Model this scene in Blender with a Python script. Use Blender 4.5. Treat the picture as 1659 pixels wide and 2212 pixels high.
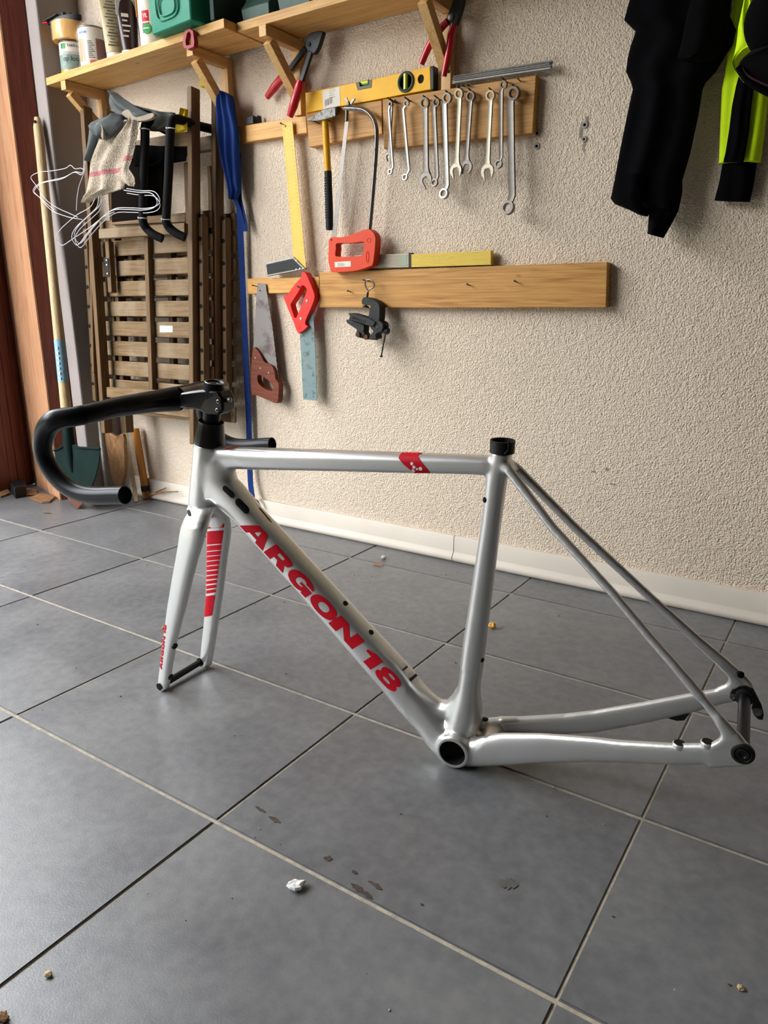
import bpy, bmesh, math, random
from mathutils import Vector, Matrix, noise
from mathutils.bvhtree import BVHTree
for _o in list(bpy.data.objects): bpy.data.objects.remove(_o)
SC = bpy.context.scene
COL = SC.collection
PI = math.pi

# ---------------------------------------------------------------- camera, sky, light, exposure
cam_data = bpy.data.cameras.new('camera')
cam = bpy.data.objects.new('camera', cam_data)
COL.objects.link(cam)
cam.matrix_world = Matrix(((0.833491, -0.148267, 0.532268, 1.167217), (0.552529, 0.227315, -0.801898, -1.732834), (-0.002097, 0.962468, 0.271387, 0.689997), (0.0, 0.0, 0.0, 1.0)))
cam_data.sensor_fit = 'VERTICAL'; cam_data.sensor_height = 36.0; cam_data.lens = 25.5496
cam_data.clip_start = 0.02; cam_data.clip_end = 100
SC.camera = cam

world = bpy.data.worlds.new('overcast_sky'); SC.world = world
world.use_nodes = True
bg = world.node_tree.nodes['Background']
bg.inputs['Color'].default_value = (0.95, 0.97, 1.0, 1)
bg.inputs['Strength'].default_value = 5.4

pd = bpy.data.lights.new('doorway_portal', 'AREA')
pd.shape = 'RECTANGLE'; pd.size = 2.3; pd.size_y = 2.7
pd.cycles.is_portal = True
po = bpy.data.objects.new('doorway_portal', pd); COL.objects.link(po)
po.location = (-1.3, -2.0, 1.12); po.rotation_euler = (0, -PI/2, 0)

SC.view_settings.view_transform = 'Standard'
SC.view_settings.look = 'None'
SC.view_settings.exposure = 1.5
SC.view_settings.gamma = 1.0
SC.view_settings.use_curve_mapping = False
SC.cycles.max_bounces = 10
SC.cycles.diffuse_bounces = 6

# ---------------------------------------------------------------- helpers
def V(p): return Vector(p)
WLOC = {}
def tag(o, label=None, cat=None, group=None, kind=None):
    if label: o['label'] = label
    if cat: o['category'] = cat
    if group: o['group'] = group
    if kind: o['kind'] = kind
    return o
def thing(name, label, cat, loc, group=None):
    o = bpy.data.objects.new(name, None); COL.objects.link(o)
    o.empty_display_size = .05
    o.location = loc; WLOC[o.name] = V(loc)
    return tag(o, label, cat, group)
def root_matrix(name, label, cat, M, group=None):
    o = bpy.data.objects.new(name, None); COL.objects.link(o)
    o.matrix_world = Matrix(M); WLOC[o.name] = V((0, 0, 0))
    return tag(o, label, cat, group)

class MB:
    def __init__(self): self.bm = bmesh.new()
    def quadstrip(self, rings, closed=True, caps=True):
        bm = self.bm; vs = [[bm.verts.new(p) for p in r] for r in rings]
        n = len(vs[0])
        for a, b in zip(vs, vs[1:]):
            for i in range(n if closed else n-1):
                j = (i+1) % n
                try: bm.faces.new((a[i], a[j], b[j], b[i]))
                except ValueError: pass
        if caps and closed:
            for r in (vs[0], vs[-1]):
                try: bm.faces.new(r)
                except ValueError: pass
        return self
    def box(self, lo, hi):
        x0, y0, z0 = lo; x1, y1, z1 = hi
        return self.quadstrip([[(x0,y0,z0),(x1,y0,z0),(x1,y1,z0),(x0,y1,z0)], [(x0,y0,z1),(x1,y0,z1),(x1,y1,z1),(x0,y1,z1)]])
    def bar(self, p, q, w, t, side=(1,0,0)):
        """rectangular bar from p to q: w across `side`, t across the third direction"""
        p, q = V(p), V(q); d = (q-p).normalized(); s = V(side); s = (s - d*s.dot(d)).normalized(); u = d.cross(s)
        f = lambda c: [c+s*(w/2)+u*(t/2), c-s*(w/2)+u*(t/2), c-s*(w/2)-u*(t/2), c+s*(w/2)-u*(t/2)]
        return self.quadstrip([f(p), f(q)])
    def tube(self, pts, r, n=10, closed=False, caps=True, ry=None, up=None):
        pts = [V(p) for p in pts]; m = len(pts)
        rs = r if isinstance(r, (list, tuple)) else [r]*m
        ry = ry if isinstance(ry, (list, tuple)) else ([ry]*m if ry else rs)
        rings = []; prev = V(up) if up else None
        for i, p in enumerate(pts):
            a = pts[i-1] if (i or closed) else p; b = pts[(i+1) % m] if (i < m-1 or closed) else p
            d = (b-a).normalized()
            if prev is None: prev = V((0,0,1)) if abs(d.z) < .9 else V((1,0,0))
            u = V(up) if up else prev
            u = (u - d*u.dot(d)).normalized(); s = d.cross(u); prev = u
            rings.append([p + s*rs[i]*math.cos(2*PI*k/n) + u*ry[i]*math.sin(2*PI*k/n) for k in range(n)])
        if closed: rings.append(rings[0])
        if closed:
            bm = self.bm; vs = [[bm.verts.new(q) for q in rg] for rg in rings[:-1]]
            for i in range(m):
                a, b = vs[i], vs[(i+1) % m]
                for k in range(n): bm.faces.new((a[k], a[(k+1)%n], b[(k+1)%n], b[k]))
            return self
        return self.quadstrip(rings, True, caps)
    def lathe(self, c, prof, axis=(0,0,1), n=24):
        """prof: (r, h) along axis from c"""
        c = V(c); ax = V(axis).normalized(); s = ax.orthogonal().normalized(); u = ax.cross(s)
        rings = [[c + ax*h + (s*math.cos(2*PI*k/n)+u*math.sin(2*PI*k/n))*max(r, 1e-5) for k in range(n)] for r, h in prof]
        return self.quadstrip(rings, True, True)
    def prism(self, outer, vec, holes=()):
        bm = self.bm; es = []
        for loop in [outer]+list(holes):
            vs = [bm.verts.new(p) for p in loop]
            es += [bm.edges.new((vs[i], vs[(i+1) % len(vs)])) for i in range(len(vs))]
        if holes:
            g = bmesh.ops.triangle_fill(bm, edges=es, use_beauty=True)
            fs = [f for f in g['geom'] if isinstance(f, bmesh.types.BMFace)]
        else:
            fs = [bm.faces.new([e.verts[0] for e in es])] if False else [bm.faces.new(vs)]
        ex = bmesh.ops.extrude_face_region(bm, geom=fs)
        bmesh.ops.translate(bm, verts=[v for v in ex['geom'] if isinstance(v, bmesh.types.BMVert)], vec=V(vec))
        return self
    def poly(self, pts):
        self.bm.faces.new([self.bm.verts.new(p) for p in pts]); return self
    def ball(self, c, r, sx=1, sy=1, sz=1, seg=12):
        M = Matrix.Translation(V(c)) @ Matrix.Diagonal((r*sx, r*sy, r*sz, 1))
        bmesh.ops.create_uvsphere(self.bm, u_segments=seg, v_segments=max(6, seg*2//3), radius=1, matrix=M); return self
    def torus(self, c, R, r, axis=(0,0,1), n=20, m=8, sx=1, sy=1, up=None):
        ax = V(axis).normalized(); s = V(up) if up else ax.orthogonal(); s = (s-ax*s.dot(ax)).normalized(); u = ax.cross(s); c = V(c)
        return self.tube([c+(s*math.cos(2*PI*k/n)*sx+u*math.sin(2*PI*k/n)*sy)*R for k in range(n)], r, n=m, closed=True)

def obj(name, mb, mat, parent=None, bev=0, smooth=35, recenter=True, kind=None, recalc=True):
    bm = mb.bm
    if recalc: bmesh.ops.recalc_face_normals(bm, faces=bm.faces[:])
    me = bpy.data.meshes.new(name); bm.to_mesh(me); bm.free()
    base = WLOC[parent.name] if parent is not None else V((0,0,0))
    if recenter and len(me.vertices):
        xs = [v.co for v in me.vertices]
        c = V(((min(p.x for p in xs)+max(p.x for p in xs))/2, (min(p.y for p in xs)+max(p.y for p in xs))/2, min(p.z for p in xs)))
    else: c = base.copy()
    me.transform(Matrix.Translation(-c))
    if smooth:
        me.polygons.foreach_set('use_smooth', [True]*len(me.polygons)); me.set_sharp_from_angle(angle=math.radians(smooth))
    me.materials.append(mat)
    o = bpy.data.objects.new(name, me); COL.objects.link(o)
    if parent is not None: o.parent = parent
    o.location = c-base; WLOC[o.name] = c
    if bev:
        md = o.modifiers.new('edges', 'BEVEL'); md.width = bev; md.segments = 2; md.limit_method = 'ANGLE'; md.angle_limit = math.radians(40)
    if kind: o['kind'] = kind
    return o
def copy_tree(o, parent=None):
    c = o.copy(); COL.objects.link(c); c.parent = parent
    for ch in [k for k in bpy.data.objects if k.parent == o]: copy_tree(ch, c)
    return c
def lerp(a, b, f): return V(a)*(1-f)+V(b)*f
def spline(pts, k=6):
    """Catmull-Rom through the points"""
    P = [V(p) for p in pts]; P = [P[0]*2-P[1]] + P + [P[-1]*2-P[-2]]; out = []
    for i in range(1, len(P)-2):
        for j in range(k):
            t = j/k; a, b, c, d = P[i-1:i+3]
            out.append(.5*((2*b)+(c-a)*t+(2*a-5*b+4*c-d)*t*t+(3*b-a-3*c+d)*t**3))
    out.append(P[-2]); return out
def rounded(pts, k=4):
    """closed smooth outline through the points"""
    P = [V(p) for p in pts]; n = len(P); out = []
    for i in range(n):
        a, b, c, d = P[i-1], P[i], P[(i+1) % n], P[(i+2) % n]
        for j in range(k):
            t = j/k
            out.append(.5*((2*b)+(c-a)*t+(2*a-5*b+4*c-d)*t*t+(3*b-a-3*c+d)*t**3))
    return out
def evaluated_mesh(o):
    dg = bpy.context.evaluated_depsgraph_get(); dg.update()
    return bpy.data.meshes.new_from_object(o.evaluated_get(dg), depsgraph=dg)

# ---------------------------------------------------------------- materials
def _nt(name):
    m = bpy.data.materials.new(name); m.use_nodes = True
    nt = m.node_tree; return m, nt, nt.nodes['Principled BSDF']
def rgb(h):
    f = lambda c: c/12.92 if c <= .04045 else ((c+.055)/1.055)**2.4
    return tuple(f(int(h[i:i+2], 16)/255) for i in (0,2,4))+(1,)
def coords(nt, scale=(1,1,1), rnd=True):
    tc = nt.nodes.new('ShaderNodeTexCoord'); mp = nt.nodes.new('ShaderNodeMapping'); mp.inputs['Scale'].default_value = scale
    if rnd:
        oi = nt.nodes.new('ShaderNodeObjectInfo'); ml = nt.nodes.new('ShaderNodeMath'); ml.operation = 'MULTIPLY'; ml.inputs[1].default_value = 37
        nt.links.new(oi.outputs['Random'], ml.inputs[0])
        ad = nt.nodes.new('ShaderNodeVectorMath'); ad.operation = 'ADD'
        nt.links.new(tc.outputs['Object'], ad.inputs[0]); nt.links.new(ml.outputs[0], ad.inputs[1]); nt.links.new(ad.outputs[0], mp.inputs['Vector'])
    else: nt.links.new(tc.outputs['Object'], mp.inputs['Vector'])
    return mp.outputs['Vector']
def tex(nt, vec, scale, detail=3, rough=.5, dist=0, kind='ShaderNodeTexNoise'):
    t = nt.nodes.new(kind); t.inputs['Scale'].default_value = scale
    if kind == 'ShaderNodeTexNoise':
        t.inputs['Detail'].default_value = detail; t.inputs['Roughness'].default_value = rough; t.inputs['Distortion'].default_value = dist
    nt.links.new(vec, t.inputs['Vector']); return t
def ramp(nt, fac, stops):
    r = nt.nodes.new('ShaderNodeValToRGB'); e = r.color_ramp.elements
    e[0].position, e[0].color = stops[0]; e[1].position, e[1].color = stops[-1]
    for p, c in stops[1:-1]: k = e.new(p); k.color = c
    nt.links.new(fac, r.inputs['Fac']); return r.outputs['Color']
def mix(nt, fac, a, b, mode='MIX'):
    m = nt.nodes.new('ShaderNodeMix'); m.data_type = 'RGBA'; m.blend_type = mode
    for s, v in ((m.inputs['Factor'], fac), (m.inputs['A'], a), (m.inputs['B'], b)):
        s = [i for i in m.inputs if i.name == s.name and i.type in (('VALUE',) if s.name == 'Factor' else ('RGBA',))][0]
        if hasattr(v, 'is_linked') or hasattr(v, 'links'): nt.links.new(v, s)
        else: s.default_value = v
    return [o for o in m.outputs if o.type == 'RGBA'][0]
def bump(nt, b, height, strength=.3, dist=.001):
    n = nt.nodes.new('ShaderNodeBump'); n.inputs['Strength'].default_value = strength; n.inputs['Distance'].default_value = dist
    nt.links.new(height, n.inputs['Height']); nt.links.new(n.outputs['Normal'], b.inputs['Normal'])
def plain(name, col, rough=.5, metal=0, coat=0, var=.0, vs=40, sheen=0, spec=.3, trans=0, bmp=0, bs=300):
    m, nt, b = _nt(name); c = rgb(col); b.inputs['Specular IOR Level'].default_value = spec
    b.inputs['Roughness'].default_value = rough; b.inputs['Metallic'].default_value = metal
    b.inputs['Coat Weight'].default_value = coat; b.inputs['Sheen Weight'].default_value = sheen; b.inputs['Transmission Weight'].default_value = trans
    vec = coords(nt)
    t = tex(nt, vec, vs, 4)
    k = max(var, .04)
    d = tuple(x*(1-k) for x in c[:3])+(1,); l = tuple(min(1, x*(1+k)) for x in c[:3])+(1,)
    nt.links.new(ramp(nt, t.outputs['Fac'], [(.3, d), (.7, l)]), b.inputs['Base Color'])
    if bmp: bump(nt, b, tex(nt, vec, bs, 2).outputs['Fac'], bmp, .001)
    return m
def wood(name, c1, c2, axis='X', rough=.6, ring=9, fine=60, knot=True, coat=0, gray=None):
    m, nt, b = _nt(name); a, c = rgb(c1), rgb(c2)
    sc = {'X': (1, ring, ring), 'Y': (ring, 1, ring), 'Z': (ring, ring, 1)}[axis]
    vec = coords(nt, sc)
    n1 = tex(nt, vec, 3.2, 4, .55, 1.4)
    fs = {'X': (1.2, fine, fine), 'Y': (fine, 1.2, fine), 'Z': (fine, fine, 1.2)}[axis]
    v2 = coords(nt, fs); n2 = tex(nt, v2, 4, 3, .6, .3)
    col = ramp(nt, n1.outputs['Fac'], [(.34, a), (.47, c), (.52, tuple(x*.8+y*.2 for x, y in zip(c, a))), (.66, a)])
    col = mix(nt, .45, col, ramp(nt, n2.outputs['Fac'], [(.35, tuple(x*.75 for x in a[:3])+(1,)), (.65, c)]))
    if knot:
        v3 = coords(nt, tuple(1 if s == 1 else 2.2 for s in sc)); vo = nt.nodes.new('ShaderNodeTexVoronoi'); vo.inputs['Scale'].default_value = 6; nt.links.new(v3, vo.inputs['Vector'])
        k = ramp(nt, vo.outputs['Distance'], [(.0, (1,1,1,1)), (.075, (0,0,0,1))])
        col = mix(nt, k, col, tuple(x*.35 for x in a[:3])+(1,))
    if gray:
        n3 = tex(nt, coords(nt, (1,1,1)), 9, 4); col = mix(nt, ramp(nt, n3.outputs['Fac'], [(.45, (0,0,0,1)), (.7, (.7,.7,.7,1))]), col, rgb(gray))
    nt.links.new(col, b.inputs['Base Color']); b.inputs['Roughness'].default_value = rough; b.inputs['Coat Weight'].default_value = coat; b.inputs['Specular IOR Level'].default_value = .3
    b.inputs['Coat Roughness'].default_value = .25
    bump(nt, b, n2.outputs['Fac'], .25, .0008)
    return m
def worn_metal(name, col, rust, rough=.35, amount=.5, scale=60, metal=.9):
    m, nt, b = _nt(name); vec = coords(nt); t = tex(nt, vec, scale, 6, .65)
    lo = .62-.25*amount
    f = ramp(nt, t.outputs['Fac'], [(lo, (0,0,0,1)), (lo+.12, (1,1,1,1))])
    nt.links.new(mix(nt, f, rgb(col), rgb(rust)), b.inputs['Base Color'])
    mm = nt.nodes.new('ShaderNodeMath'); mm.operation = 'MULTIPLY_ADD'; mm.inputs[1].default_value = -.6*metal; mm.inputs[2].default_value = metal
    nt.links.new(f, mm.inputs[0]); nt.links.new(mm.outputs[0], b.inputs['Metallic'])
    b.inputs['Roughness'].default_value = rough
    return m
def plaster(name, col, dark):
    m, nt, b = _nt(name); vec = coords(nt, rnd=False)
    big = tex(nt, vec, 1.7, 5, .6); col2 = ramp(nt, big.outputs['Fac'], [(.3, tuple(x*.93 for x in rgb(col)[:3])+(1,)), (.7, rgb(col))])
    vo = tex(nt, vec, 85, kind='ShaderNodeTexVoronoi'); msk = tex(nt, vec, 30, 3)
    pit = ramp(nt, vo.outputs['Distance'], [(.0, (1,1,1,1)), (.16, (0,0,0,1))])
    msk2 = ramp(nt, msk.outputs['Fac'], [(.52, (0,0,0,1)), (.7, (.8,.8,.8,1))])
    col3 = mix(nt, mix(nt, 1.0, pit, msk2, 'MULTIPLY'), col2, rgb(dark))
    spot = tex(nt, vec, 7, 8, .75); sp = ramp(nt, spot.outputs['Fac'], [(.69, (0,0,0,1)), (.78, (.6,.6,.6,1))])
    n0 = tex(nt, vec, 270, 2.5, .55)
    pit_shade = ramp(nt, n0.outputs['Fac'], [(.34, (.87,.855,.84,1)), (.46, (1,1,1,1))])  # dips of the bump noise tinted darker, relief shade put into the colour
    nt.links.new(mix(nt, 1.0, mix(nt, sp, col3, rgb('8a7a68')), pit_shade, 'MULTIPLY'), b.inputs['Base Color'])
    b.inputs['Roughness'].default_value = .92; b.inputs['Specular IOR Level'].default_value = .2
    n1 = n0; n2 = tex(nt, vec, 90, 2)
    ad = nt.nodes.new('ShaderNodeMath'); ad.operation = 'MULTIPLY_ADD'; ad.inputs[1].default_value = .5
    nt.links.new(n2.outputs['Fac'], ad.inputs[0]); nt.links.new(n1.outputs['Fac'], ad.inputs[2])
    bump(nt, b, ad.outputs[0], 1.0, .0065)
    return m
def slate(name):
    m, nt, b = _nt(name); vec = coords(nt)
    n1 = tex(nt, vec, 3.2, 8, .62, .5); n2 = tex(nt, vec, 55, 5, .6)
    col = ramp(nt, n1.outputs['Fac'], [(.28, rgb('4e5053')), (.5, rgb('626365')), (.72, rgb('787877'))])
    col = mix(nt, .38, col, ramp(nt, n2.outputs['Fac'], [(.35, rgb('515255')), (.65, rgb('787877'))]))
    n3 = tex(nt, vec, 26, 9, .75); sc_ = ramp(nt, n3.outputs['Fac'], [(.70, (0,0,0,1)), (.76, (.55,.55,.55,1))])
    col = mix(nt, sc_, col, rgb('a3a19b'))
    nt.links.new(col, b.inputs['Base Color'])
    nt.links.new(ramp(nt, n1.outputs['Fac'], [(.3, (.34,.34,.34,1)), (.7, (.46,.46,.46,1))]), b.inputs['Roughness'])
    b.inputs['Specular IOR Level'].default_value = .8
    n4 = tex(nt, vec, 420, 2, .5); ad = nt.nodes.new('ShaderNodeMath'); ad.operation = 'MULTIPLY_ADD'; ad.inputs[1].default_value = .5
    nt.links.new(n2.outputs['Fac'], ad.inputs[0]); nt.links.new(n4.outputs['Fac'], ad.inputs[2])
    bump(nt, b, ad.outputs[0], .22, .0008)
    return m
def silver_paint(name):
    m, nt, b = _nt(name); vec = coords(nt, rnd=False)
    fl = tex(nt, vec, 2600, 1); c = ramp(nt, fl.outputs['Fac'], [(.3, rgb('cfcfcd')), (.7, rgb('e2e2df'))])
    nt.links.new(c, b.inputs['Base Color'])
    b.inputs['Metallic'].default_value = .8; b.inputs['Roughness'].default_value = .36
    b.inputs['Coat Weight'].default_value = .55; b.inputs['Coat Roughness'].default_value = .16
    return m
def clear_plastic(name, col='e8e6e0', alpha=.35, rough=.15):
    m, nt, b = _nt(name); b.inputs['Base Color'].default_value = rgb(col); b.inputs['Roughness'].default_value = rough
    t = tex(nt, coords(nt), 60, 4); b.inputs['Alpha'].default_value = alpha
    bump(nt, b, t.outputs['Fac'], .8, .004); return m
def burlap(name):
    m, nt, b = _nt(name); vec = coords(nt, rnd=False)
    wv = tex(nt, vec, 330, kind='ShaderNodeTexVoronoi'); n = tex(nt, vec, 30, 4)
    col = ramp(nt, wv.outputs['Distance'], [(.1, rgb('d9cdb8')), (.6, rgb('8f7f6b'))])
    sp = nt.nodes.new('ShaderNodeSeparateXYZ'); nt.links.new(vec, sp.inputs[0])
    z = nt.nodes.new('ShaderNodeMath'); z.operation = 'MULTIPLY_ADD'; z.inputs[1].default_value = 6.0; z.inputs[2].default_value = 0
    nt.links.new(sp.outputs['Z'], z.inputs[0])
    st = ramp(nt, z.outputs[0], [(.0, (0,0,0,1)), (.405, (0,0,0,1)), (.42, (.75,.75,.75,1)), (.48, (.75,.75,.75,1)), (.50, (0,0,0,1))])
    nt.links.new(mix(nt, st, mix(nt, .3, col, ramp(nt, n.outputs['Fac'], [(.3, rgb('7d7061')), (.7, rgb('d8ccb6'))])), rgb('a5495c')), b.inputs['Base Color'])
    b.inputs['Roughness'].default_value = .95; bump(nt, b, wv.outputs['Distance'], .8, .003); return m

M = {}
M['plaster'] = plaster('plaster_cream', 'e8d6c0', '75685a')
M['plaster_plain'] = plain('plaster_smooth', 'c9c0b8', .9, var=.06, vs=6, bmp=.2, bs=120)
M['tile'] = slate('slate_tile')
M['grout'] = plain('grout_sand', 'a79e8c', .95, var=.2, vs=90, bmp=.6, bs=400)
M['skirting'] = plain('skirting_ceramic', 'cdc3b5', .5, var=.05, vs=8)
M['pine'] = wood('pine_shelf', 'ba8a4a', 'd6aa68', 'X', .55)
M['pine_y'] = wood('pine_arm', 'bf9153', 'd8b077', 'Y', .55, knot=False)
M['pine_z'] = wood('pine_post', 'c2935a', 'd9b27c', 'Z', .55, knot=False)
M['board'] = wood('board_pine', 'a26f30', 'cb9650', 'X', .5, ring=16)
M['board_light'] = wood('board_pine_light', 'bf853f', 'dcaa60', 'X', .5, ring=14)
M['teak'] = wood('teak_rail', '4c3721', '735837', 'Z', .6, ring=24, knot=False)
M['teak_x'] = wood('teak_slat', '5a4329', '7f6541', 'X', .6, ring=22, knot=False, gray='8f7f68')
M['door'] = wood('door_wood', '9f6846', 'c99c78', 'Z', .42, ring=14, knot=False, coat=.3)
M['door_shaded'] = wood('door_wood_shaded', '4a221a', '6b3628', 'Z', .45, ring=14, knot=False, coat=.2)  # shaded twin of the door wood, its shade put into the colour
M['ash'] = wood('ash_handle', 'a98f68', 'cbb48c', 'Z', .55, ring=20, knot=False)
M['brown_wood'] = wood('brown_wood', '6d4c30', '96704a', 'Z', .65, ring=14, knot=False)
M['orange_wood'] = wood('orange_wood', 'a5672a', 'cf8e44', 'Z', .5, ring=14, knot=False)
M['saw_wood'] = wood('saw_handle_wood', '5a2510', '78381e', 'X', .5, ring=18, knot=False)
M['silver'] = silver_paint('silver_frame_paint')
M['red_print'] = plain('red_print', 'c2041f', .5, spec=.2)
M['white_print'] = plain('white_print', 'e9e8e6', .4)
M['black_print'] = plain('black_print', '141414', .5)
M['carbon'] = plain('carbon_gloss', '060607', .3, coat=.15)
M['black_alloy'] = plain('black_satin_alloy', '17181b', .36, metal=.55)
M['black_plastic'] = plain('black_plastic', '121214', .45)
M['black_foam'] = plain('black_foam', '0c0c0d', .75, spec=.15, var=.2, vs=120)
M['rubber_grip'] = plain('rubber_grip', '1a1c1e', .65)
M['steel'] = plain('chrome_steel', '8a8782', .4, metal=.9, var=.08, vs=60)
M['steel_satin'] = plain('satin_steel', '76706a', .45, metal=.85, var=.1, vs=80)
M['steel_pale'] = plain('pale_steel', 'b0a894', .45, metal=.6, var=.08, vs=80)
M['rod'] = plain('rod_steel', '9a9894', .5, metal=.4, var=.2, vs=200)
M['iron'] = plain('cast_iron', '2b2c2b', .6, metal=.3, var=.25, vs=60, bmp=.3, bs=200)
M['hammer'] = worn_metal('hammer_steel', '6d6a65', '322f2c', .5, .55, 90, .7)
M['hacksaw'] = worn_metal('hacksaw_chrome', 'a5a19b', '5a4f48', .33, .25, 45)
M['saw_blade'] = worn_metal('saw_blade_steel', '77716e', '54413f', .55, .35, 14, .5)
M['blade_blue'] = worn_metal('bluish_blade', '6f8585', '434b49', .6, .32, 70, .15)
M['rust'] = plain('rusted_steel', '5a3526', .8, var=.25, vs=50)
M['spade'] = plain('green_spade_paint', '081d19', .7, spec=.12, var=.2, vs=25)
M['yellow'] = plain('level_yellow', 'eeb200', .5)
M['yellow_dull'] = plain('square_yellow', 'e3bb55', .5)
M['ruler_yellow'] = plain('ruler_yellow', 'dfc04f', .5)
M['ruler_white'] = plain('ruler_white', 'b9ad98', .55, var=.15, vs=50)
M['hammer_yellow'] = plain('hammer_yellow', 'e0a41c', .4, var=.1, vs=60)
M['vial'] = plain('vial_green', 'b9c832', .12, coat=.6)
M['vial_frame'] = plain('vial_frame', '3a4640', .4)
M['orange'] = plain('hacksaw_orange', 'cf3a05', .5)
M['red_plastic'] = plain('saw_red', 'd92a20', .45)
M['red_grip'] = plain('red_grip', 'b3101f', .3, coat=.3)
M['red_paint'] = plain('red_paint', '8a1418', .5)
M['label'] = plain('paper_label', 'd9d2c4', .6, var=.03)
M['blue_strap'] = plain('blue_webbing', '0a2c6a', .85, sheen=.0, var=.15, vs=30)
M['towel'] = burlap('burlap_towel')
M['glove'] = plain('glove_leather', '494e4e', .75, var=.25, vs=30, bmp=.2, bs=150)
M['glove_beige'] = plain('glove_beige', '8f8272', .8, var=.2, vs=30)
M['glove_dark'] = plain('glove_dark', '3b3c36', .75, var=.3, vs=40)
M['yellow_rubber'] = plain('yellow_rubber', 'c9b010', .6)
M['wire'] = plain('white_wire', 'cfcfd4', .35)
M['black_cloth'] = plain('black_cloth', '030305', .95, var=.3, vs=60, spec=.08, bmp=.15, bs=350)
M['neon'] = plain('neon_yellow', 'cdf000', .75, var=.05)
M['neon_dark'] = plain('neon_olive', 'aab818', .8, var=.05)
M['cap_grey'] = plain('cap_grey', '141213', .9, spec=.1)
M['white_tin'] = plain('white_tin', 'd6cfc6', .35, coat=.2)
M['tape'] = plain('tape_roll', 'd39a38', .3, coat=.4, var=.08, vs=20)
M['clear'] = clear_plastic('clear_bag', alpha=.13)
M['clear_cap'] = clear_plastic('clear_cap', 'b9b9b9', .3, .1)
M['teal_print'] = plain('tin_landscape', '74847c', .45, var=.4, vs=45)
M['brown_print'] = plain('tin_brown', '6d3322', .4, var=.1)
M['beige_print'] = plain('tube_beige', 'b5a683', .5, var=.05)
M['brown_dark'] = plain('tube_brown', '2c1a18', .35, coat=.2)
M['blue_print'] = plain('blue_can', '2a63a8', .35, var=.35, vs=40)
M['green_print'] = plain('green_print', '1b8a3a', .4)
M['vil_white'] = plain('spray_white', 'd2c9b6', .4)
M['teal_box'] = plain('teal_toolbox', '1f7d63', .55, var=.06, bmp=.15, bs=500)
M['teal_dark'] = plain('teal_dark', '0d2b26', .6)
M['bin'] = plain('storage_bin_green', '3a5148', .45, var=.08)
M['gasket'] = plain('hole_black', '050505', .8)
M['plug'] = plain('wall_plug', 'a29c96', .6)
M['stain'] = plain('wall_grime', '8b8277', .95, var=.3, vs=60)
M['mud'] = plain('dried_mud', '4c4038', .95, var=.3, vs=120)
M['leaf'] = plain('dry_leaf', '9c6a42', .8, var=.3, vs=80)
M['chip'] = plain('wood_chip', '7a5a3c', .85, var=.3, vs=40)
M['fluff'] = plain('grey_fluff', 'a9a7a2', .95, var=.2, vs=90)
M['bar_mix'] = plain('bar_satin_black', '1c1d21', .34, metal=.5)
M['blue_label'] = plain('blue_label', '7fa6bb', .4, var=.1, vs=60)
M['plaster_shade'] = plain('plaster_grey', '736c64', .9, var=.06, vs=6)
M['board_print'] = plain('tin_wood_print', 'b98a63', .4, var=.1)
M['print_grey'] = plain('print_grey', '6a6353', .6)
M['green_pale'] = plain('green_pale', '6f9a72', .45)
M['maroon'] = plain('maroon', '3a1618', .8)
M['stain_floor'] = plain('floor_stain', '5a5854', .6, var=.2, vs=40)
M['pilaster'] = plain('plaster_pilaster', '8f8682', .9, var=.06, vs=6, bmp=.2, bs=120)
M['green_tint'] = plain('green_tint', '9aa38a', .5)
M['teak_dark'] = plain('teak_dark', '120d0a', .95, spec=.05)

# ---------------------------------------------------------------- the room
def structure(name, mb, mat, parent=None, **k):
    o = obj(name, mb, mat, parent, **k)
    if parent is None: o['kind'] = 'structure'
    return o
XC = -1.185                                      # the corner beside the doorway
GX, GY, GY0 = .4954, .3335, -1.1472              # tile pitch and first joint
floor_o = structure('floor', MB().box((-3.7, -5.4, -.05), (5.4, .05, -.0022)), M['grout'], smooth=0)
def tile_mesh(w, d):
    mb = MB(); mb.box((.0016, .0028, -.012), (w-.0016, d-.0028, 0))
    bmesh.ops.bevel(mb.bm, geom=[e for e in mb.bm.edges if e.verts[0].co.z > -.001 and e.verts[1].co.z > -.001], offset=.0016, segments=2, affect='EDGES')
    me = bpy.data.meshes.new('tile'); bmesh.ops.recalc_face_normals(mb.bm, faces=mb.bm.faces[:]); mb.bm.to_mesh(me); mb.bm.free()
    me.materials.append(M['tile']); return me
full, cut = tile_mesh(GX, GY), tile_mesh(GX, .145)
rt = random.Random(4)
for i in range(-6, 5):
    for j in range(-5, 4):
        y = GY0 + j*GY
        t = bpy.data.objects.new('tile', cut if j == 3 else full); COL.objects.link(t)
        t.parent = floor_o
        t.location = V((i*GX, y, rt.uniform(-.0004, .0004))) - WLOC[floor_o.name]
        t.rotation_euler = (rt.uniform(-.0006, .0006), rt.uniform(-.0006, .0006), 0)
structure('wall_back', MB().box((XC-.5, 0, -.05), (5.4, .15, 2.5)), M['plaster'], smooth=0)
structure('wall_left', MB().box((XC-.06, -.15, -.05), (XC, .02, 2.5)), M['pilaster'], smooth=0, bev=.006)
structure('wall_lintel', MB().box((XC-.06, -5.4, 2.25), (XC, -.15, 2.5)), M['plaster_plain'], smooth=0)
structure('wall_pier', MB().box((XC-.06, -5.4, -.05), (XC, -3.3, 2.25)), M['plaster_plain'], smooth=0)
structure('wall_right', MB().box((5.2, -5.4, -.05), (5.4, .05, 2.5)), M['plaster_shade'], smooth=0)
structure('wall_front', MB().box((XC-.1, -5.5, -.05), (5.4, -5.3, 2.5)), M['plaster_shade'], smooth=0)
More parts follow.
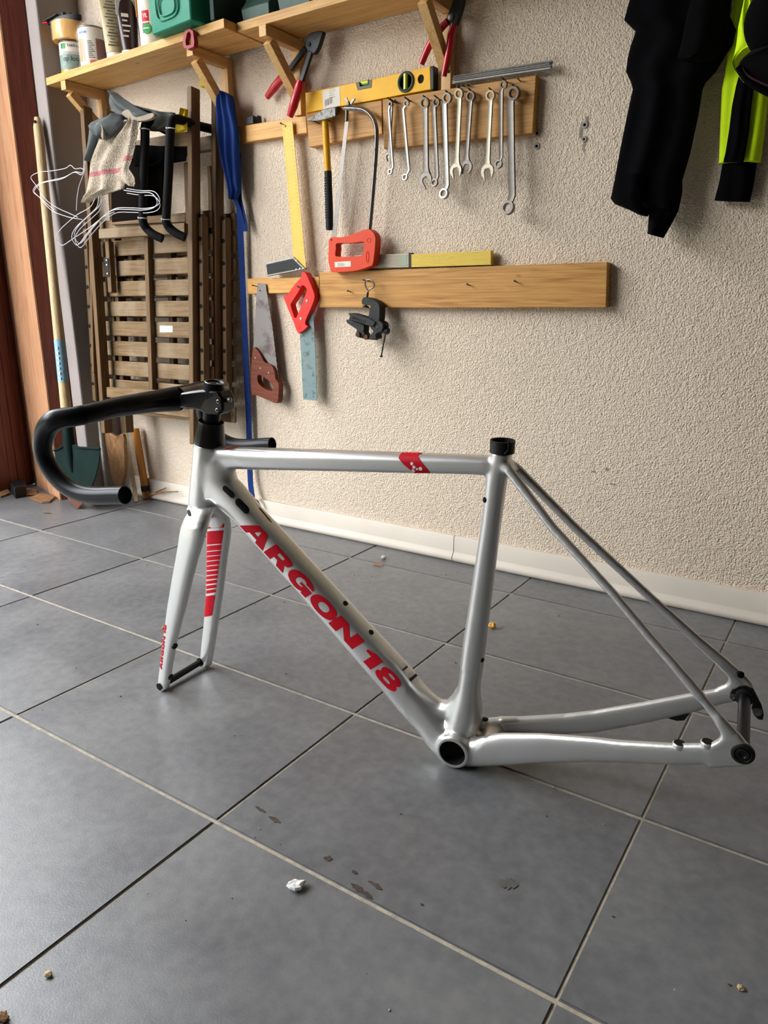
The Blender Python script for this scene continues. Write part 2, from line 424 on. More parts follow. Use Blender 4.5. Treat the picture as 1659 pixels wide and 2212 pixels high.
structure('ceiling', MB().box((XC-.3, -5.5, 2.5), (5.4, .15, 2.6)), M['plaster_shade'], smooth=0)
structure('ground', MB().box((-14, -12, -.12), (XC-.5, 6, -.06)), plain('pale_paving', '9b9994', .9, var=.1, vs=3), smooth=0)

# outside the doorway: an unseen tall hedge, added to block the low sky
hb = MB(); hb.box((-7.2, -14, -.06), (-6.2, 7, 2.9)); bmesh.ops.subdivide_edges(hb.bm, edges=hb.bm.edges[:], cuts=6)
for v in hb.bm.verts: v.co += V((noise.noise(v.co*1.3)*.25, 0, noise.noise(v.co*1.7+V((5,1,2)))*.2 if v.co.z > 1 else 0))
structure('unseen_hedge', hb, plain('hedge_green', '2c3524', .9, var=.5, vs=14, spec=.1), smooth=180)

# skirting tiles with a rounded foot, joint where the photo shows it
jx = (0.2595, -0.012, 0.0371)[0]
cuts = [XC, jx-1.06, jx, jx+1.06, jx+2.12]
def skirting_piece(x0, x1):
    prof = [(0, 0), (-.0145, 0), (-.0205, .004), (-.0225, .011), (-.0205, .018), (-.0135, .026), (-.0125, .030), (-.012, .071), (-.010, .0735), (0, .0735)]
    mb = MB(); mb.quadstrip([[(x, y, z) for y, z in prof] for x in (x0+.0012, x1-.0012)])
    return mb
bb_ = structure('baseboard_back', MB().box((XC+.001, -.011, 0), (jx+2.12, .0, .072)), M['grout'], smooth=0)
for a, b in zip(cuts, cuts[1:]): obj('skirting_tile', skirting_piece(a, b), M['skirting'], bb_, smooth=50)

# folded garage door at the doorway: three lit boards; jamb and next leaf coloured darker for their shade
door = structure('door_1', MB().prism([(-1.247,-.152,0), (-1.281,-.2125,0), (-1.287,-.2107,0), (-1.60,-.118,0), (-1.60,-.06,0), (-1.247,-.06,0)], (0,0,2.2)), M['door_shaded'], smooth=0)
P0, P1 = V((-1.2805, -.2135, 0)), V((-1.606, -.1165, 0)); dirn = (P1-P0).normalized(); nrm = V((dirn.y, -dirn.x, 0)); nrm = nrm if nrm.y < 0 else -nrm
Ltot = (P1-P0).length
for a, b in ((0, .40), (.40, .72), (.72, 1.0)):
    pa, pb = P0+dirn*(Ltot*a+.0012), P0+dirn*(Ltot*b-.0012)
    obj('board', MB().prism([pa, pb, pb+nrm*.007, pa+nrm*.007], (0,0,2.2)), M['door'], door, bev=.0015, smooth=0)
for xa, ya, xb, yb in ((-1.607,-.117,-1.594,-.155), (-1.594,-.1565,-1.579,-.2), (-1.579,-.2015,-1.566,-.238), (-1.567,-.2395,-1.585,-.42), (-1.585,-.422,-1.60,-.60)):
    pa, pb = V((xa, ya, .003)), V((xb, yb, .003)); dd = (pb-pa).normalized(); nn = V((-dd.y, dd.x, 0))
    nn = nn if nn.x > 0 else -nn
    obj('shaded_board', MB().prism([pa, pb, pb-nn*.03, pa-nn*.03], (0,0,2.19)), M['door_shaded'], door, bev=.003, smooth=0)

# ---------------------------------------------------------------- bicycle frameset
bike = root_matrix('bicycle_frameset', 'silver road bicycle frameset with red lettering and drop bars, standing on the grey floor tiles', 'bicycle frame', ((0.991528, -0.129825, 0.004225, 0.710121), (0.129894, 0.991003, -0.032252, -0.816866), (0.0, 0.032528, 0.999471, 0.0), (0.0, 0.0, 0.0, 1.0)))
Y = V((0, 1, 0)); FX = V((0.99666, -0.08165, 0.00266)); FY = V((0.08165, 0.99666, 0.00011))
def loft(mb, secs, yax=Y, n=28, ex=2.3):
    rings = []; pe = None
    for s in secs:
        c, e, a, b = V(s[:3]), V(s[3:6]), s[6], s[7]
        if pe is not None and e.dot(pe) < 0: e = -e
        pe = e; r = []
        x = s[8] if len(s) > 8 else ex
        for k in range(n):
            t = 2*PI*k/n; ct, st = math.cos(t), math.sin(t)
            r.append(c + yax*(a*math.copysign(abs(ct)**(2/x), ct)) + e*(b*math.copysign(abs(st)**(2/x), st)))
        rings.append(r)
    return mb.quadstrip(rings)
def blend(name, mb, mat, voxel, it, parent=bike):
    o = obj(name, mb, mat, parent, recenter=False, smooth=180)
    r = o.modifiers.new('blend', 'REMESH'); r.mode = 'VOXEL'; r.voxel_size = voxel
    s = o.modifiers.new('soften', 'SMOOTH'); s.factor = .5; s.iterations = it
    me = evaluated_mesh(o); o.modifiers.clear(); old = o.data; o.data = me; bpy.data.meshes.remove(old)
    me.name = name; me.materials.clear(); me.materials.append(mat)
    me.polygons.foreach_set('use_smooth', [True]*len(me.polygons))
    return o
HT0, HT1 = V((-.4575, 0, .472)), V((-.4805, 0, .361))          # steering axis through the head tube
AX = (HT0-HT1).normalized()
BBC = (-0.0017, -0.043, 0.0299); BBZ = BBC[2]
fr = MB()
def axis_tube(mb, h0, h1, r0, r1, steps=5, a=1.0):
    rings = []
    for k in range(steps+1):
        f = k/steps; c = HT0+AX*(h0+(h1-h0)*f); r = r0+(r1-r0)*f
        fx = (V((1,0,0))-AX*AX.x).normalized()
        rings.append([c+Y*(r*a*math.cos(2*PI*i/28))+fx*(r*math.sin(2*PI*i/28)) for i in range(28)])
    return mb.quadstrip(rings)
axis_tube(fr, 0, -.115, .0265, .0285, 6, .94)
# top tube
loft(fr, [(-0.4512, 0, 0.4482, -0.1076, 0, -0.9942, 0.019, 0.0224), (-0.4097, 0, 0.4505, -0.0961, 0, -0.9954, 0.019, 0.0189), (-0.3222, 0, 0.4561, -0.0717, 0, -0.9974, 0.019, 0.0173), (-0.2194, 0, 0.4632, -0.0429, 0, -0.9991, 0.0185, 0.0162), (-0.0942, 0, 0.4712, -0.0074, 0, -1, 0.0175, 0.0149), (-0.0082, 0, 0.477, 0.0171, 0, -0.9999, 0.0165, 0.0138), (0.0259, 0, 0.4785, 0.0268, 0, -0.9996, 0.016, 0.0136), (0.0459, 0, 0.4787, 0.0325, 0, -0.9995, 0.014, 0.0133)], ex=2.7)
# down tube
loft(fr, [(-0.4657, 0, 0.414, -0.7546, 0, -0.6562, 0.024, 0.0326), (-0.4259, 0, 0.3861, -0.7513, 0, -0.6599, 0.0245, 0.0288), (-0.3872, 0, 0.3534, -0.7705, 0, -0.6375, 0.0245, 0.0218), (-0.3565, 0, 0.3263, -0.7625, 0, -0.647, 0.0245, 0.0231), (-0.2746, 0, 0.2529, -0.7297, 0, -0.6837, 0.0245, 0.0242), (-0.1952, 0, 0.1801, -0.6974, 0, -0.7167, 0.0245, 0.0267), (-0.1219, 0, 0.1142, -0.665, 0, -0.7469, 0.025, 0.0291), (-0.0892, 0, 0.0812, -0.674, 0, -0.7387, 0.027, 0.0282), (-0.0579, 0, 0.0547, -0.6264, 0, -0.7795, 0.031, 0.0267), (-0.039, 0, 0.0375, -0.6907, 0, -0.7231, 0.035, 0.0275), (-0.0249, 0, 0.0234, -0.6693, 0, -0.743, 0.038, 0.0248), (-0.0083, 0, 0.0028, -0.6595, 0, -0.7517, 0.038, 0.0173)], ex=2.9)
for p in ((-0.0709, 0, 0.0883), (-0.058, 0, 0.0798), (-0.046, 0, 0.0736), (-0.0341, 0, 0.0734), (-0.0231, 0, 0.078), (-0.0131, 0, 0.0906), (-0.0034, 0, 0.108)): fr.ball(p, .0148, 1, 1.25, 1, 16)
# gusset between head tube and down tube
loft(fr, [(-0.4519, 0, 0.4438, -0.9746, 0, -0.2241, 0.023, 0.0387), (-0.4543, 0, 0.4052, -0.9649, 0, -0.2626, 0.0235, 0.0453), (-0.4488, 0, 0.3827, -0.9001, 0, -0.4357, 0.0235, 0.0442)], ex=2.3)
# seat tube with its collar stub
loft(fr, [(0.0484, 0, 0.4998, 0.999, 0, -0.0447, 0.0163, 0.0143), (0.0467, 0, 0.4906, 0.9989, 0, -0.0467, 0.0165, 0.0137), (0.042, 0, 0.4612, 0.9997, 0, -0.026, 0.0165, 0.0149), (0.0367, 0, 0.4028, 0.9983, 0, 0.0579, 0.0165, 0.014), (0.0225, 0, 0.2689, 0.9951, 0, 0.0988, 0.0165, 0.0162), (0.0157, 0, 0.2063, 0.994, 0, 0.109, 0.017, 0.0176), (0.0077, 0, 0.1172, 0.9954, 0, 0.0958, 0.021, 0.0178), (0.0034, 0, 0.0701, 0.9989, 0, 0.046, 0.03, 0.0273), (-0.0107, 0, 0.0241, 0.9953, 0, 0.097, 0.036, 0.0297)], ex=2.3)
# bottom bracket shell
fr.lathe((BBC[0], -.043, BBZ), [(.0265, 0), (.0275, .006), (.028, .043), (.0275, .08), (.0265, .086)], (0,1,0), 36)
loft(fr, [(0.0068, -0.012, 0.0144, -0.025, 0, -0.9997, 0.03, 0.0144), (0.0337, -0.004, 0.0256, -0.0282, 0, -0.9996, 0.034, 0.0247)], ex=2.6)
# chainstays
def stay(mb, secs): loft(mb, secs, ex=2.6)
stay(fr, [(0.016, -0.024, 0.0229, 0.019, 0, -0.9998, 0.016, 0.0221), (0.0403, -0.03, 0.0381, 0.0249, 0, -0.9997, 0.012, 0.0267), (0.0745, -0.036, 0.0547, 0.0334, 0, -0.9994, 0.0095, 0.0278), (0.1343, -0.045, 0.0805, 0.0488, 0, -0.9988, 0.0085, 0.0242), (0.207, -0.055, 0.1064, 0.068, 0, -0.9977, 0.008, 0.0193), (0.2443, -0.06, 0.1178, 0.0781, 0, -0.9969, 0.008, 0.0168), (0.3093, -0.067, 0.1381, 0.096, 0, -0.9954, 0.0075, 0.0153), (0.3542, -0.0705, 0.1542, 0.1086, 0, -0.9941, 0.007, 0.015), (0.3803, -0.0718, 0.1645, 0.1161, 0, -0.9932, 0.0065, 0.0126)])
stay(fr, [(0.0142, 0.024, 0.0346, 0.0229, 0, -0.9997, 0.016, 0.0172), (0.0375, 0.03, 0.047, 0.0293, 0, -0.9996, 0.012, 0.0129), (0.0789, 0.038, 0.0524, 0.0401, 0, -0.9992, 0.009, 0.0151), (0.1464, 0.047, 0.0682, 0.0573, 0, -0.9984, 0.0085, 0.0175), (0.1884, 0.052, 0.0807, 0.068, 0, -0.9977, 0.008, 0.0191), (0.2592, 0.06, 0.111, 0.0861, 0, -0.9963, 0.008, 0.0178), (0.3203, 0.067, 0.1392, 0.1016, 0, -0.9948, 0.0075, 0.016), (0.3589, 0.0705, 0.1587, 0.1115, 0, -0.9938, 0.007, 0.0125), (0.3843, 0.0718, 0.1689, 0.1179, 0, -0.993, 0.0065, 0.0102)])
fr.lathe((0.0452, 0, 0.0382), [(.012,-.032),(.016,-.02),(.016,.02),(.012,.032)], (0,1,0), 16)
# seatstays
stay(fr, [(0.0435, -0.006, 0.4877, 0.6261, 0, 0.7798, 0.008, 0.0075), (0.0603, -0.012, 0.4796, 0.727, 0, 0.6866, 0.007, 0.0068), (0.1293, -0.026, 0.4083, 0.6474, 0, 0.7621, 0.006, 0.0063), (0.2144, -0.043, 0.3362, 0.6011, 0, 0.7992, 0.0058, 0.0061), (0.267, -0.053, 0.2866, 0.5696, 0, 0.8219, 0.0058, 0.006), (0.2992, -0.06, 0.2584, 0.5486, 0, 0.8361, 0.0058, 0.0064), (0.3443, -0.0665, 0.2141, 0.577, 0, 0.8168, 0.006, 0.0074), (0.3686, -0.071, 0.1894, 0.6229, 0, 0.7823, 0.006, 0.0105), (0.3823, -0.0715, 0.1752, 0.5789, 0, 0.8154, 0.006, 0.0098)])
stay(fr, [(0.0504, 0.006, 0.4856, 0.6231, 0, 0.7821, 0.008, 0.0075), (0.0664, 0.012, 0.4753, 0.5819, 0, 0.8132, 0.007, 0.0064), (0.1486, 0.026, 0.3948, 0.6144, 0, 0.789, 0.006, 0.0063), (0.2566, 0.043, 0.2993, 0.5585, 0, 0.8295, 0.0058, 0.0063), (0.3164, 0.053, 0.2471, 0.5277, 0, 0.8495, 0.0058, 0.0073), (0.3542, 0.061, 0.2145, 0.6248, 0, 0.7808, 0.006, 0.0087), (0.3758, 0.069, 0.1913, 0.6948, 0, 0.7192, 0.006, 0.011), (0.3874, 0.0715, 0.1808, 0.6638, 0, 0.7479, 0.006, 0.0097)])
loft(fr, [(0.0455, 0, 0.4872, 0.9316, 0, 0.3636, 0.0125, 0.0132), (0.0583, 0, 0.4792, 0.81, 0, 0.5864, 0.0165, 0.008), (0.0675, 0, 0.4709, 0.7158, 0, 0.6983, 0.018, 0.0046)], ex=2.4)
# dropout plates
fr.prism([(0.3474, -0.066, 0.1655), (0.3579, -0.066, 0.1766), (0.3596, -0.066, 0.1851), (0.3537, -0.066, 0.1953), (0.3542, -0.066, 0.2145), (0.381, -0.066, 0.1879), (0.3953, -0.066, 0.1755), (0.4, -0.066, 0.1657), (0.3969, -0.066, 0.1541), (0.3863, -0.066, 0.1475), (0.3508, -0.066, 0.1344)], (0,-.0115,0))
fr.prism([(0.3517, 0.066, 0.172), (0.3617, 0.066, 0.1774), (0.3636, 0.066, 0.1867), (0.3589, 0.066, 0.1972), (0.3453, 0.066, 0.2084), (0.3554, 0.066, 0.218), (0.3745, 0.066, 0.203), (0.395, 0.066, 0.1857), (0.3971, 0.066, 0.1732), (0.3893, 0.066, 0.1617), (0.3546, 0.066, 0.146)], (0,.0115,0))
frame_o = blend('frame', fr, M['silver'], .0021, 14)
# open the bottom bracket bore
bm = bmesh.new(); bm.from_mesh(frame_o.data)
for ctr, rad, it in ((V((BBC[0]-.015, 0, BBZ+.055)), .078, 45), (V((0.3547, -0.07, 0.2072)), .03, 25), (V((0.3653, 0.07, 0.1864)), .022, 15), (V((-.425, 0, .42)), .05, 20)):
    vs = [v for v in bm.verts if (v.co-ctr).length < rad and math.hypot(v.co.x-BBC[0], v.co.z-BBZ) > .031]
    for _ in range(it): bmesh.ops.smooth_vert(bm, verts=vs, factor=.5, use_axis_x=True, use_axis_y=True, use_axis_z=True)
kill = [f for f in bm.faces if abs(f.calc_center_median().y) > .03 and math.hypot(f.calc_center_median().x-BBC[0], f.calc_center_median().z-BBZ) < .0212]
bmesh.ops.delete(bm, geom=kill, context='FACES'); bm.to_mesh(frame_o.data); bm.free()
def bike_part(name, mb, mat, parent=bike, **k): return obj(name, mb, mat, parent, recenter=False, **k)
mb = MB(); prof = [(.0245,-.0438),(.0212,-.0446),(.0204,-.043),(.0198,-.03),(.0198,.03),(.0204,.043),(.0212,.0446),(.0245,.0438)]
rings = [[(BBC[0]+r*math.cos(2*PI*k/36), h, BBZ+r*math.sin(2*PI*k/36)) for k in range(36)] for r, h in prof]
cup = bike_part('bottom_bracket_sleeve', mb.quadstrip(rings, True, False), M['gasket'])
mb = MB(); rings = [[(BBC[0]+r*math.cos(2*PI*k/36), h, BBZ+r*math.sin(2*PI*k/36)) for k in range(36)] for r, h in ((.0262,-.0428),(.0255,-.0442),(.0232,-.0452),(.0211,-.0448),(.0207,-.043))]
bike_part('bottom_bracket_rim', mb.quadstrip(rings, True, False), M['silver'])

# fork
fk = MB()
def floft(secs, ex=2.6): loft(fk, secs, FY, 24, ex)
axis_tube(fk, -.1165, -.126, .0278, .0285, 2, .95); axis_tube(fk, -.120, -.128, .0278, .027, 2, 1.2)
floft([(-0.4708, -0.0145, 0.3639, 0.9952, -0.0815, 0.0533, 0.018, 0.021), (-0.4683, -0.0257, 0.3575, 0.9948, -0.0815, 0.0609, 0.0175, 0.0226), (-0.4674, -0.0369, 0.3481, 0.9951, -0.0815, 0.0567, 0.016, 0.0252), (-0.4677, -0.0449, 0.3373, 0.9946, -0.0815, 0.0649, 0.014, 0.0274), (-0.4714, -0.0486, 0.3215, 0.9943, -0.0815, 0.0687, 0.0125, 0.0271), (-0.4774, -0.0506, 0.3012, 0.9937, -0.0814, 0.0768, 0.0115, 0.0257), (-0.4856, -0.0514, 0.2793, 0.9913, -0.0812, 0.104, 0.011, 0.0242), (-0.5015, -0.0521, 0.235, 0.9903, -0.0811, 0.1125, 0.0105, 0.0228), (-0.5186, -0.0527, 0.1855, 0.9884, -0.081, 0.1286, 0.0098, 0.0215), (-0.543, -0.0527, 0.1153, 0.9856, -0.0808, 0.1485, 0.0088, 0.017), (-0.5599, -0.0528, 0.0599, 0.9835, -0.0806, 0.1619, 0.008, 0.0147), (-0.5696, -0.053, 0.0248, 0.9819, -0.0805, 0.1716, 0.0075, 0.0147), (-0.5742, -0.053, 0.0085, 0.9943, -0.0815, 0.0692, 0.0072, 0.0125), (-0.5747, -0.0529, 0.0005, 0.9888, -0.081, 0.1252, 0.0068, 0.0035)])
floft([(-0.4648, -0.003, 0.3588, 0.9936, -0.0814, 0.0784, 0.018, 0.0184), (-0.4684, 0.0094, 0.3481, 0.99, -0.0811, 0.1158, 0.0175, 0.0231), (-0.4724, 0.0208, 0.3332, 0.9894, -0.0811, 0.1208, 0.016, 0.0253), (-0.4781, 0.0292, 0.3144, 0.9886, -0.081, 0.127, 0.014, 0.0269), (-0.4837, 0.0337, 0.2942, 0.9897, -0.0811, 0.1184, 0.0125, 0.0267), (-0.49, 0.0367, 0.2719, 0.989, -0.081, 0.1237, 0.0115, 0.0256), (-0.4972, 0.0388, 0.2438, 0.9882, -0.081, 0.1299, 0.011, 0.0236), (-0.5071, 0.0412, 0.199, 0.9867, -0.0809, 0.1411, 0.0105, 0.0215), (-0.516, 0.0429, 0.1609, 0.9857, -0.0808, 0.1482, 0.0098, 0.0193), (-0.532, 0.0457, 0.1014, 0.9819, -0.0805, 0.1713, 0.0088, 0.0177), (-0.5472, 0.0485, 0.0493, 0.9813, -0.0804, 0.1747, 0.008, 0.017), (-0.5571, 0.0508, 0.0164, 0.9806, -0.0804, 0.1788, 0.0075, 0.0158), (-0.5587, 0.0514, 0.0065, 0.9916, -0.0812, 0.101, 0.0072, 0.0128), (-0.5594, 0.0515, 0.0001, 0.9943, -0.0815, 0.0686, 0.0068, 0.003)])
fork_o = blend('fork', fk, M['silver'], .0018, 12)
FAX = (-0.6228, 0.004, -0.0258); FAX = V((FAX[0], FAX[1], .0135)); FAX0 = V((-0.5769, -0.0559, 0.0117))
ax_c = V((0,0,0))
def fork_pt(y): return V((-0.5769, -0.0559, 0.0117)) + FY*(y+.056)
mb = MB().tube([fork_pt(-.048), fork_pt(.049)], .0062, 16); bike_part('front_thru_axle', mb, M['black_plastic'])
mb = MB().lathe(fork_pt(-.0612), [(.0035,-.0004),(.0072,0),(.0068,.0012),(.003,.0014)], FY, 20); bike_part('axle_hole', mb, M['gasket'])
for y in (-.0452, .0452):
    mb = MB().lathe(fork_pt(y)-FY*.0015, [(.006,0),(.0088,.0004),(.0088,.0026),(.006,.003)], FY, 18); bike_part('axle_bushing', mb, M['black_alloy'])
# brake mount inserts on the near blade, hose port
def dot(name, p, r, axis, mat, ring=None, h=.0012, parent=bike):
    o = bike_part(name, MB().lathe(V(p), [(r*.3,h),(r*.95,h),(r,h*.5),(r,-.003)], axis, 18), mat, parent)
    return o
def bvh_of(o):
    me = o.data; me.calc_loop_triangles()
    return BVHTree.FromPolygons([v.co.copy() for v in me.vertices], [tuple(t.vertices) for t in me.loop_triangles])
FRB, FKB = bvh_of(frame_o), bvh_of(fork_o)
def onto(bvh, p, direction, lift=.0004, back=.06):
    direction = V(direction).normalized()
    h = bvh.ray_cast(V(p)-direction*back, direction)
    if h[0] is None or h[3] > back+.05: h = bvh.find_nearest(V(p))
    n = h[1] if h[1].dot(V(direction)) < 0 else -h[1]
    return h[0]+n*lift, n
def flat_mesh(loops, z=0, maxlen=.004):
    bm = bmesh.new(); es = []
    for lp in loops:
        vs = [bm.verts.new((x, y, z)) for x, y in lp]; es += [bm.edges.new((vs[i], vs[(i+1) % len(vs)])) for i in range(len(vs))]
    bmesh.ops.triangle_fill(bm, edges=es, use_beauty=True)
    return bm
def refine(bm, maxlen, rounds=6):
    for _ in range(rounds):
        long = [e for e in bm.edges if e.calc_length() > maxlen]
        if not long: break
        bmesh.ops.subdivide_edges(bm, edges=long, cuts=1); bmesh.ops.triangulate(bm, faces=bm.faces[:])
def decal(name, loops, corners, bvh, direction, mat, lift=.0006, maxlen=.003, parent=bike, span=(1,1), back=.06):
    """loops in unit coordinates -> bilinear on four corner points -> dropped onto the surface"""
    bm = flat_mesh([[(x/span[0], y/span[1]) for x, y in lp] for lp in loops]); c0, c1, c2, c3 = [V(c) for c in corners]
    for v in bm.verts: s, t = v.co.x, v.co.y; v.co = (c0*(1-s)+c1*s)*(1-t)+(c3*(1-s)+c2*s)*t
    refine(bm, maxlen)
    for v in bm.verts: v.co = onto(bvh, v.co, direction, lift, back)[0]
    mb = MB(); mb.bm.free(); mb.bm = bm
    return bike_part(name, mb, mat, parent, smooth=180)
def sell(cx, cy, rx, ry, ex=2.0, n=28, rev=False):
    p = []
    for k in range(n):
        t = 2*PI*k/n; c, s = math.cos(t), math.sin(t); p.append((cx+rx*math.copysign(abs(c)**(2/ex), c), cy+ry*math.copysign(abs(s)**(2/ex), s)))
    return p
def smooth2(pts, k=3): return [(p.x, p.y) for p in rounded([(a, b, 0) for a, b in pts], k)]
GLYPH = {
 'A': (285, [[(0,0),(78,0),(95,22),(180,22),(192,0),(288,0),(212,100),(200,111),(182,115),(95,115),(80,108)], [(118,46),(166,46),(152,88),(142,88)]]),
 'R': (240, [[(0,0),(0,115),(165,115),(205,108),(226,94),(230,76),(220,58),(192,46),(238,0),(152,0),(122,36),(82,36),(82,0)], [(82,62),(82,88),(138,88),(148,83),(150,75),(148,67),(138,62)]]),
 'G': (265, [[(264,62),(264,0),(205,0),(200,12),(170,1),(130,-3),(72,3),(28,20),(6,44),(4,68),(18,92),(52,109),(110,118),(168,117),(222,106),(252,88),(258,76),(176,76),(164,86),(132,90),(104,84),(88,68),(88,46),(102,32),(130,27),(160,30),(178,40),(180,44),(136,44),(136,62)]]),
 'O': (268, [sell(134,57,132,61,2.3), sell(134,57,52,32,2.2)]),
 'N': (285, [[(0,0),(0,115),(98,115),(196,48),(196,115),(285,115),(285,0),(188,0),(90,66),(90,0)]]),
 '1': (152, [[(62,0),(62,74),(0,74),(0,92),(70,115),(150,115),(150,0)]]),
 '8': (232, [smooth2([(115,-3),(48,1),(10,18),(4,38),(26,58),(14,75),(22,100),(62,115),(115,118),(168,115),(208,100),(216,75),(204,58),(226,38),(220,18),(182,1)]), sell(115,34,40,13,2.2,20), sell(115,85,36,12,2.2,20)]),
}
def word_loops(text, starts=None, gap=14, shear=.2):
    out = []; x = 0
    for i, ch in enumerate(text):
        if ch == ' ': x += 60; continue
        w, lps = GLYPH[ch]; x0 = starts[i] if starts else x
        out.append([[(px_+x0+shear*py_, py_) for px_, py_ in lp] for lp in lps]); x = x0+w+gap
    return out, x
def print_word(name, text, corners, bvh, direction, mat, starts=None, total=None, maxlen=.004, parent=bike):
    groups, tot = word_loops(text, starts); tot = total or tot; obs = []
    for lps in groups: obs.append(decal(name, lps, corners, bvh, direction, mat, maxlen=maxlen, parent=parent, span=(tot, 115)))
    return obs
print_word('letter', 'ARGON18', ((-0.3908, -0.022, 0.3411), (-0.1102, -0.022, 0.0914), (-0.0917, -0.022, 0.1141), (-0.3678, -0.022, 0.3614)), FRB, (-0.4822, 0.7706, -0.4167), M['red_print'], [0, 298, 545, 822, 1087, 1440, 1612], 1866)
# red band with white dots round the top tube
DT = V((-0.396, 0.8885, -0.2318))
decal('red_band', [[(-0.0921, -0.006, 0.49)[::2], (-0.0681, -0.006, 0.4916)[::2], (-0.0746, -0.006, 0.4839)[::2], (-0.0681, -0.006, 0.4743)[::2], (-0.0551, -0.006, 0.4608)[::2], (-0.0805, -0.006, 0.4583)[::2], (-0.0974, -0.006, 0.4695)[::2], (-0.1055, -0.006, 0.4778)[::2], (-0.1025, -0.006, 0.4843)[::2]]], [(0,-.006,0),(1,-.006,0),(1,-.006,1),(0,-.006,1)], FRB, DT, M['red_print'], maxlen=.003)
for u, v_, r in ((890,1002.5,.0024),(894.5,1009,.0024),(908.5,1011,.0028),(893,1016.5,.0028),(901,1012.5,.0016)):
    p, n = onto(FRB, ((-0.0749, -0.012, 0.4688)[0]+(u-899)*.00072, -.012, (-0.0749, -0.012, 0.4688)[2]-(v_-1009)*.00072), DT)
    bike_part('white_dot', MB().lathe(p, [(.0001,.0006),(r,.0005),(r,-.002)], n, 14), M['white_print'])
print_word('small_letter', 'ARGON18', ((-0.4185, -0.01, 0.4651), (-0.3937, -0.01, 0.4702), (-0.3897, -0.01, 0.4736), (-0.4144, -0.01, 0.4689)), FRB, (-0.6069, 0.7674, -0.2068), M['red_print'], maxlen=.004)
print_word('fork_letter', 'ARGON 18', ((-0.5657, -0.0589, 0.0501), (-0.5413, -0.0609, 0.1462), (-0.549, -0.0602, 0.1453), (-0.5729, -0.0583, 0.05)), FKB, FY, M['red_print'], maxlen=.005)
# certification stickers low on the down tube
decal('white_sticker', [[(0,0),(1,0),(1,1),(0,1)]], ((-0.1022, -0.018, 0.1438), (-0.0958, -0.018, 0.1362), (-0.0869, -0.018, 0.1465), (-0.0948, -0.018, 0.152)), FRB, (-0.3596, 0.7881, -0.4995), M['white_print'])
decal('sticker_bar', [[(0,0),(1,0),(1,1),(0,1)]], ((-0.0982, -0.018, 0.1381), (-0.0966, -0.018, 0.136), (-0.0877, -0.018, 0.1455), (-0.0897, -0.018, 0.1475)), FRB, (-0.3596, 0.7881, -0.4995), M['black_print'], lift=.0009)
decal('white_sticker', [[(.2,0),(.75,0),(1,.5),(.8,1),(.25,1),(0,.5)]], ((-0.0902, -0.018, 0.1334), (-0.0775, -0.018, 0.1175), (-0.064, -0.018, 0.1291), (-0.0774, -0.018, 0.1438)), FRB, (-0.3596, 0.7881, -0.4995), M['white_print'])
decal('sticker_bar', [[(0,0),(1,0),(1,1),(0,1)]], ((-0.0862, -0.018, 0.1245), (-0.0831, -0.018, 0.1203), (-0.0711, -0.018, 0.1339), (-0.0742, -0.018, 0.1372)), FRB, (-0.3596, 0.7881, -0.4995), M['black_print'], lift=.0009)
decal('tiny_lettering', [[(0,.2),(.86,.2),(.86,.8),(0,.8)], [(.9,0),(1,.5),(.9,1)]], ((-0.3559, -0.014, 0.3734), (-0.3331, -0.014, 0.35), (-0.3302, -0.014, 0.3524), (-0.353, -0.014, 0.3754)), FRB, (-0.5624, 0.7719, -0.2964), M['red_paint'])
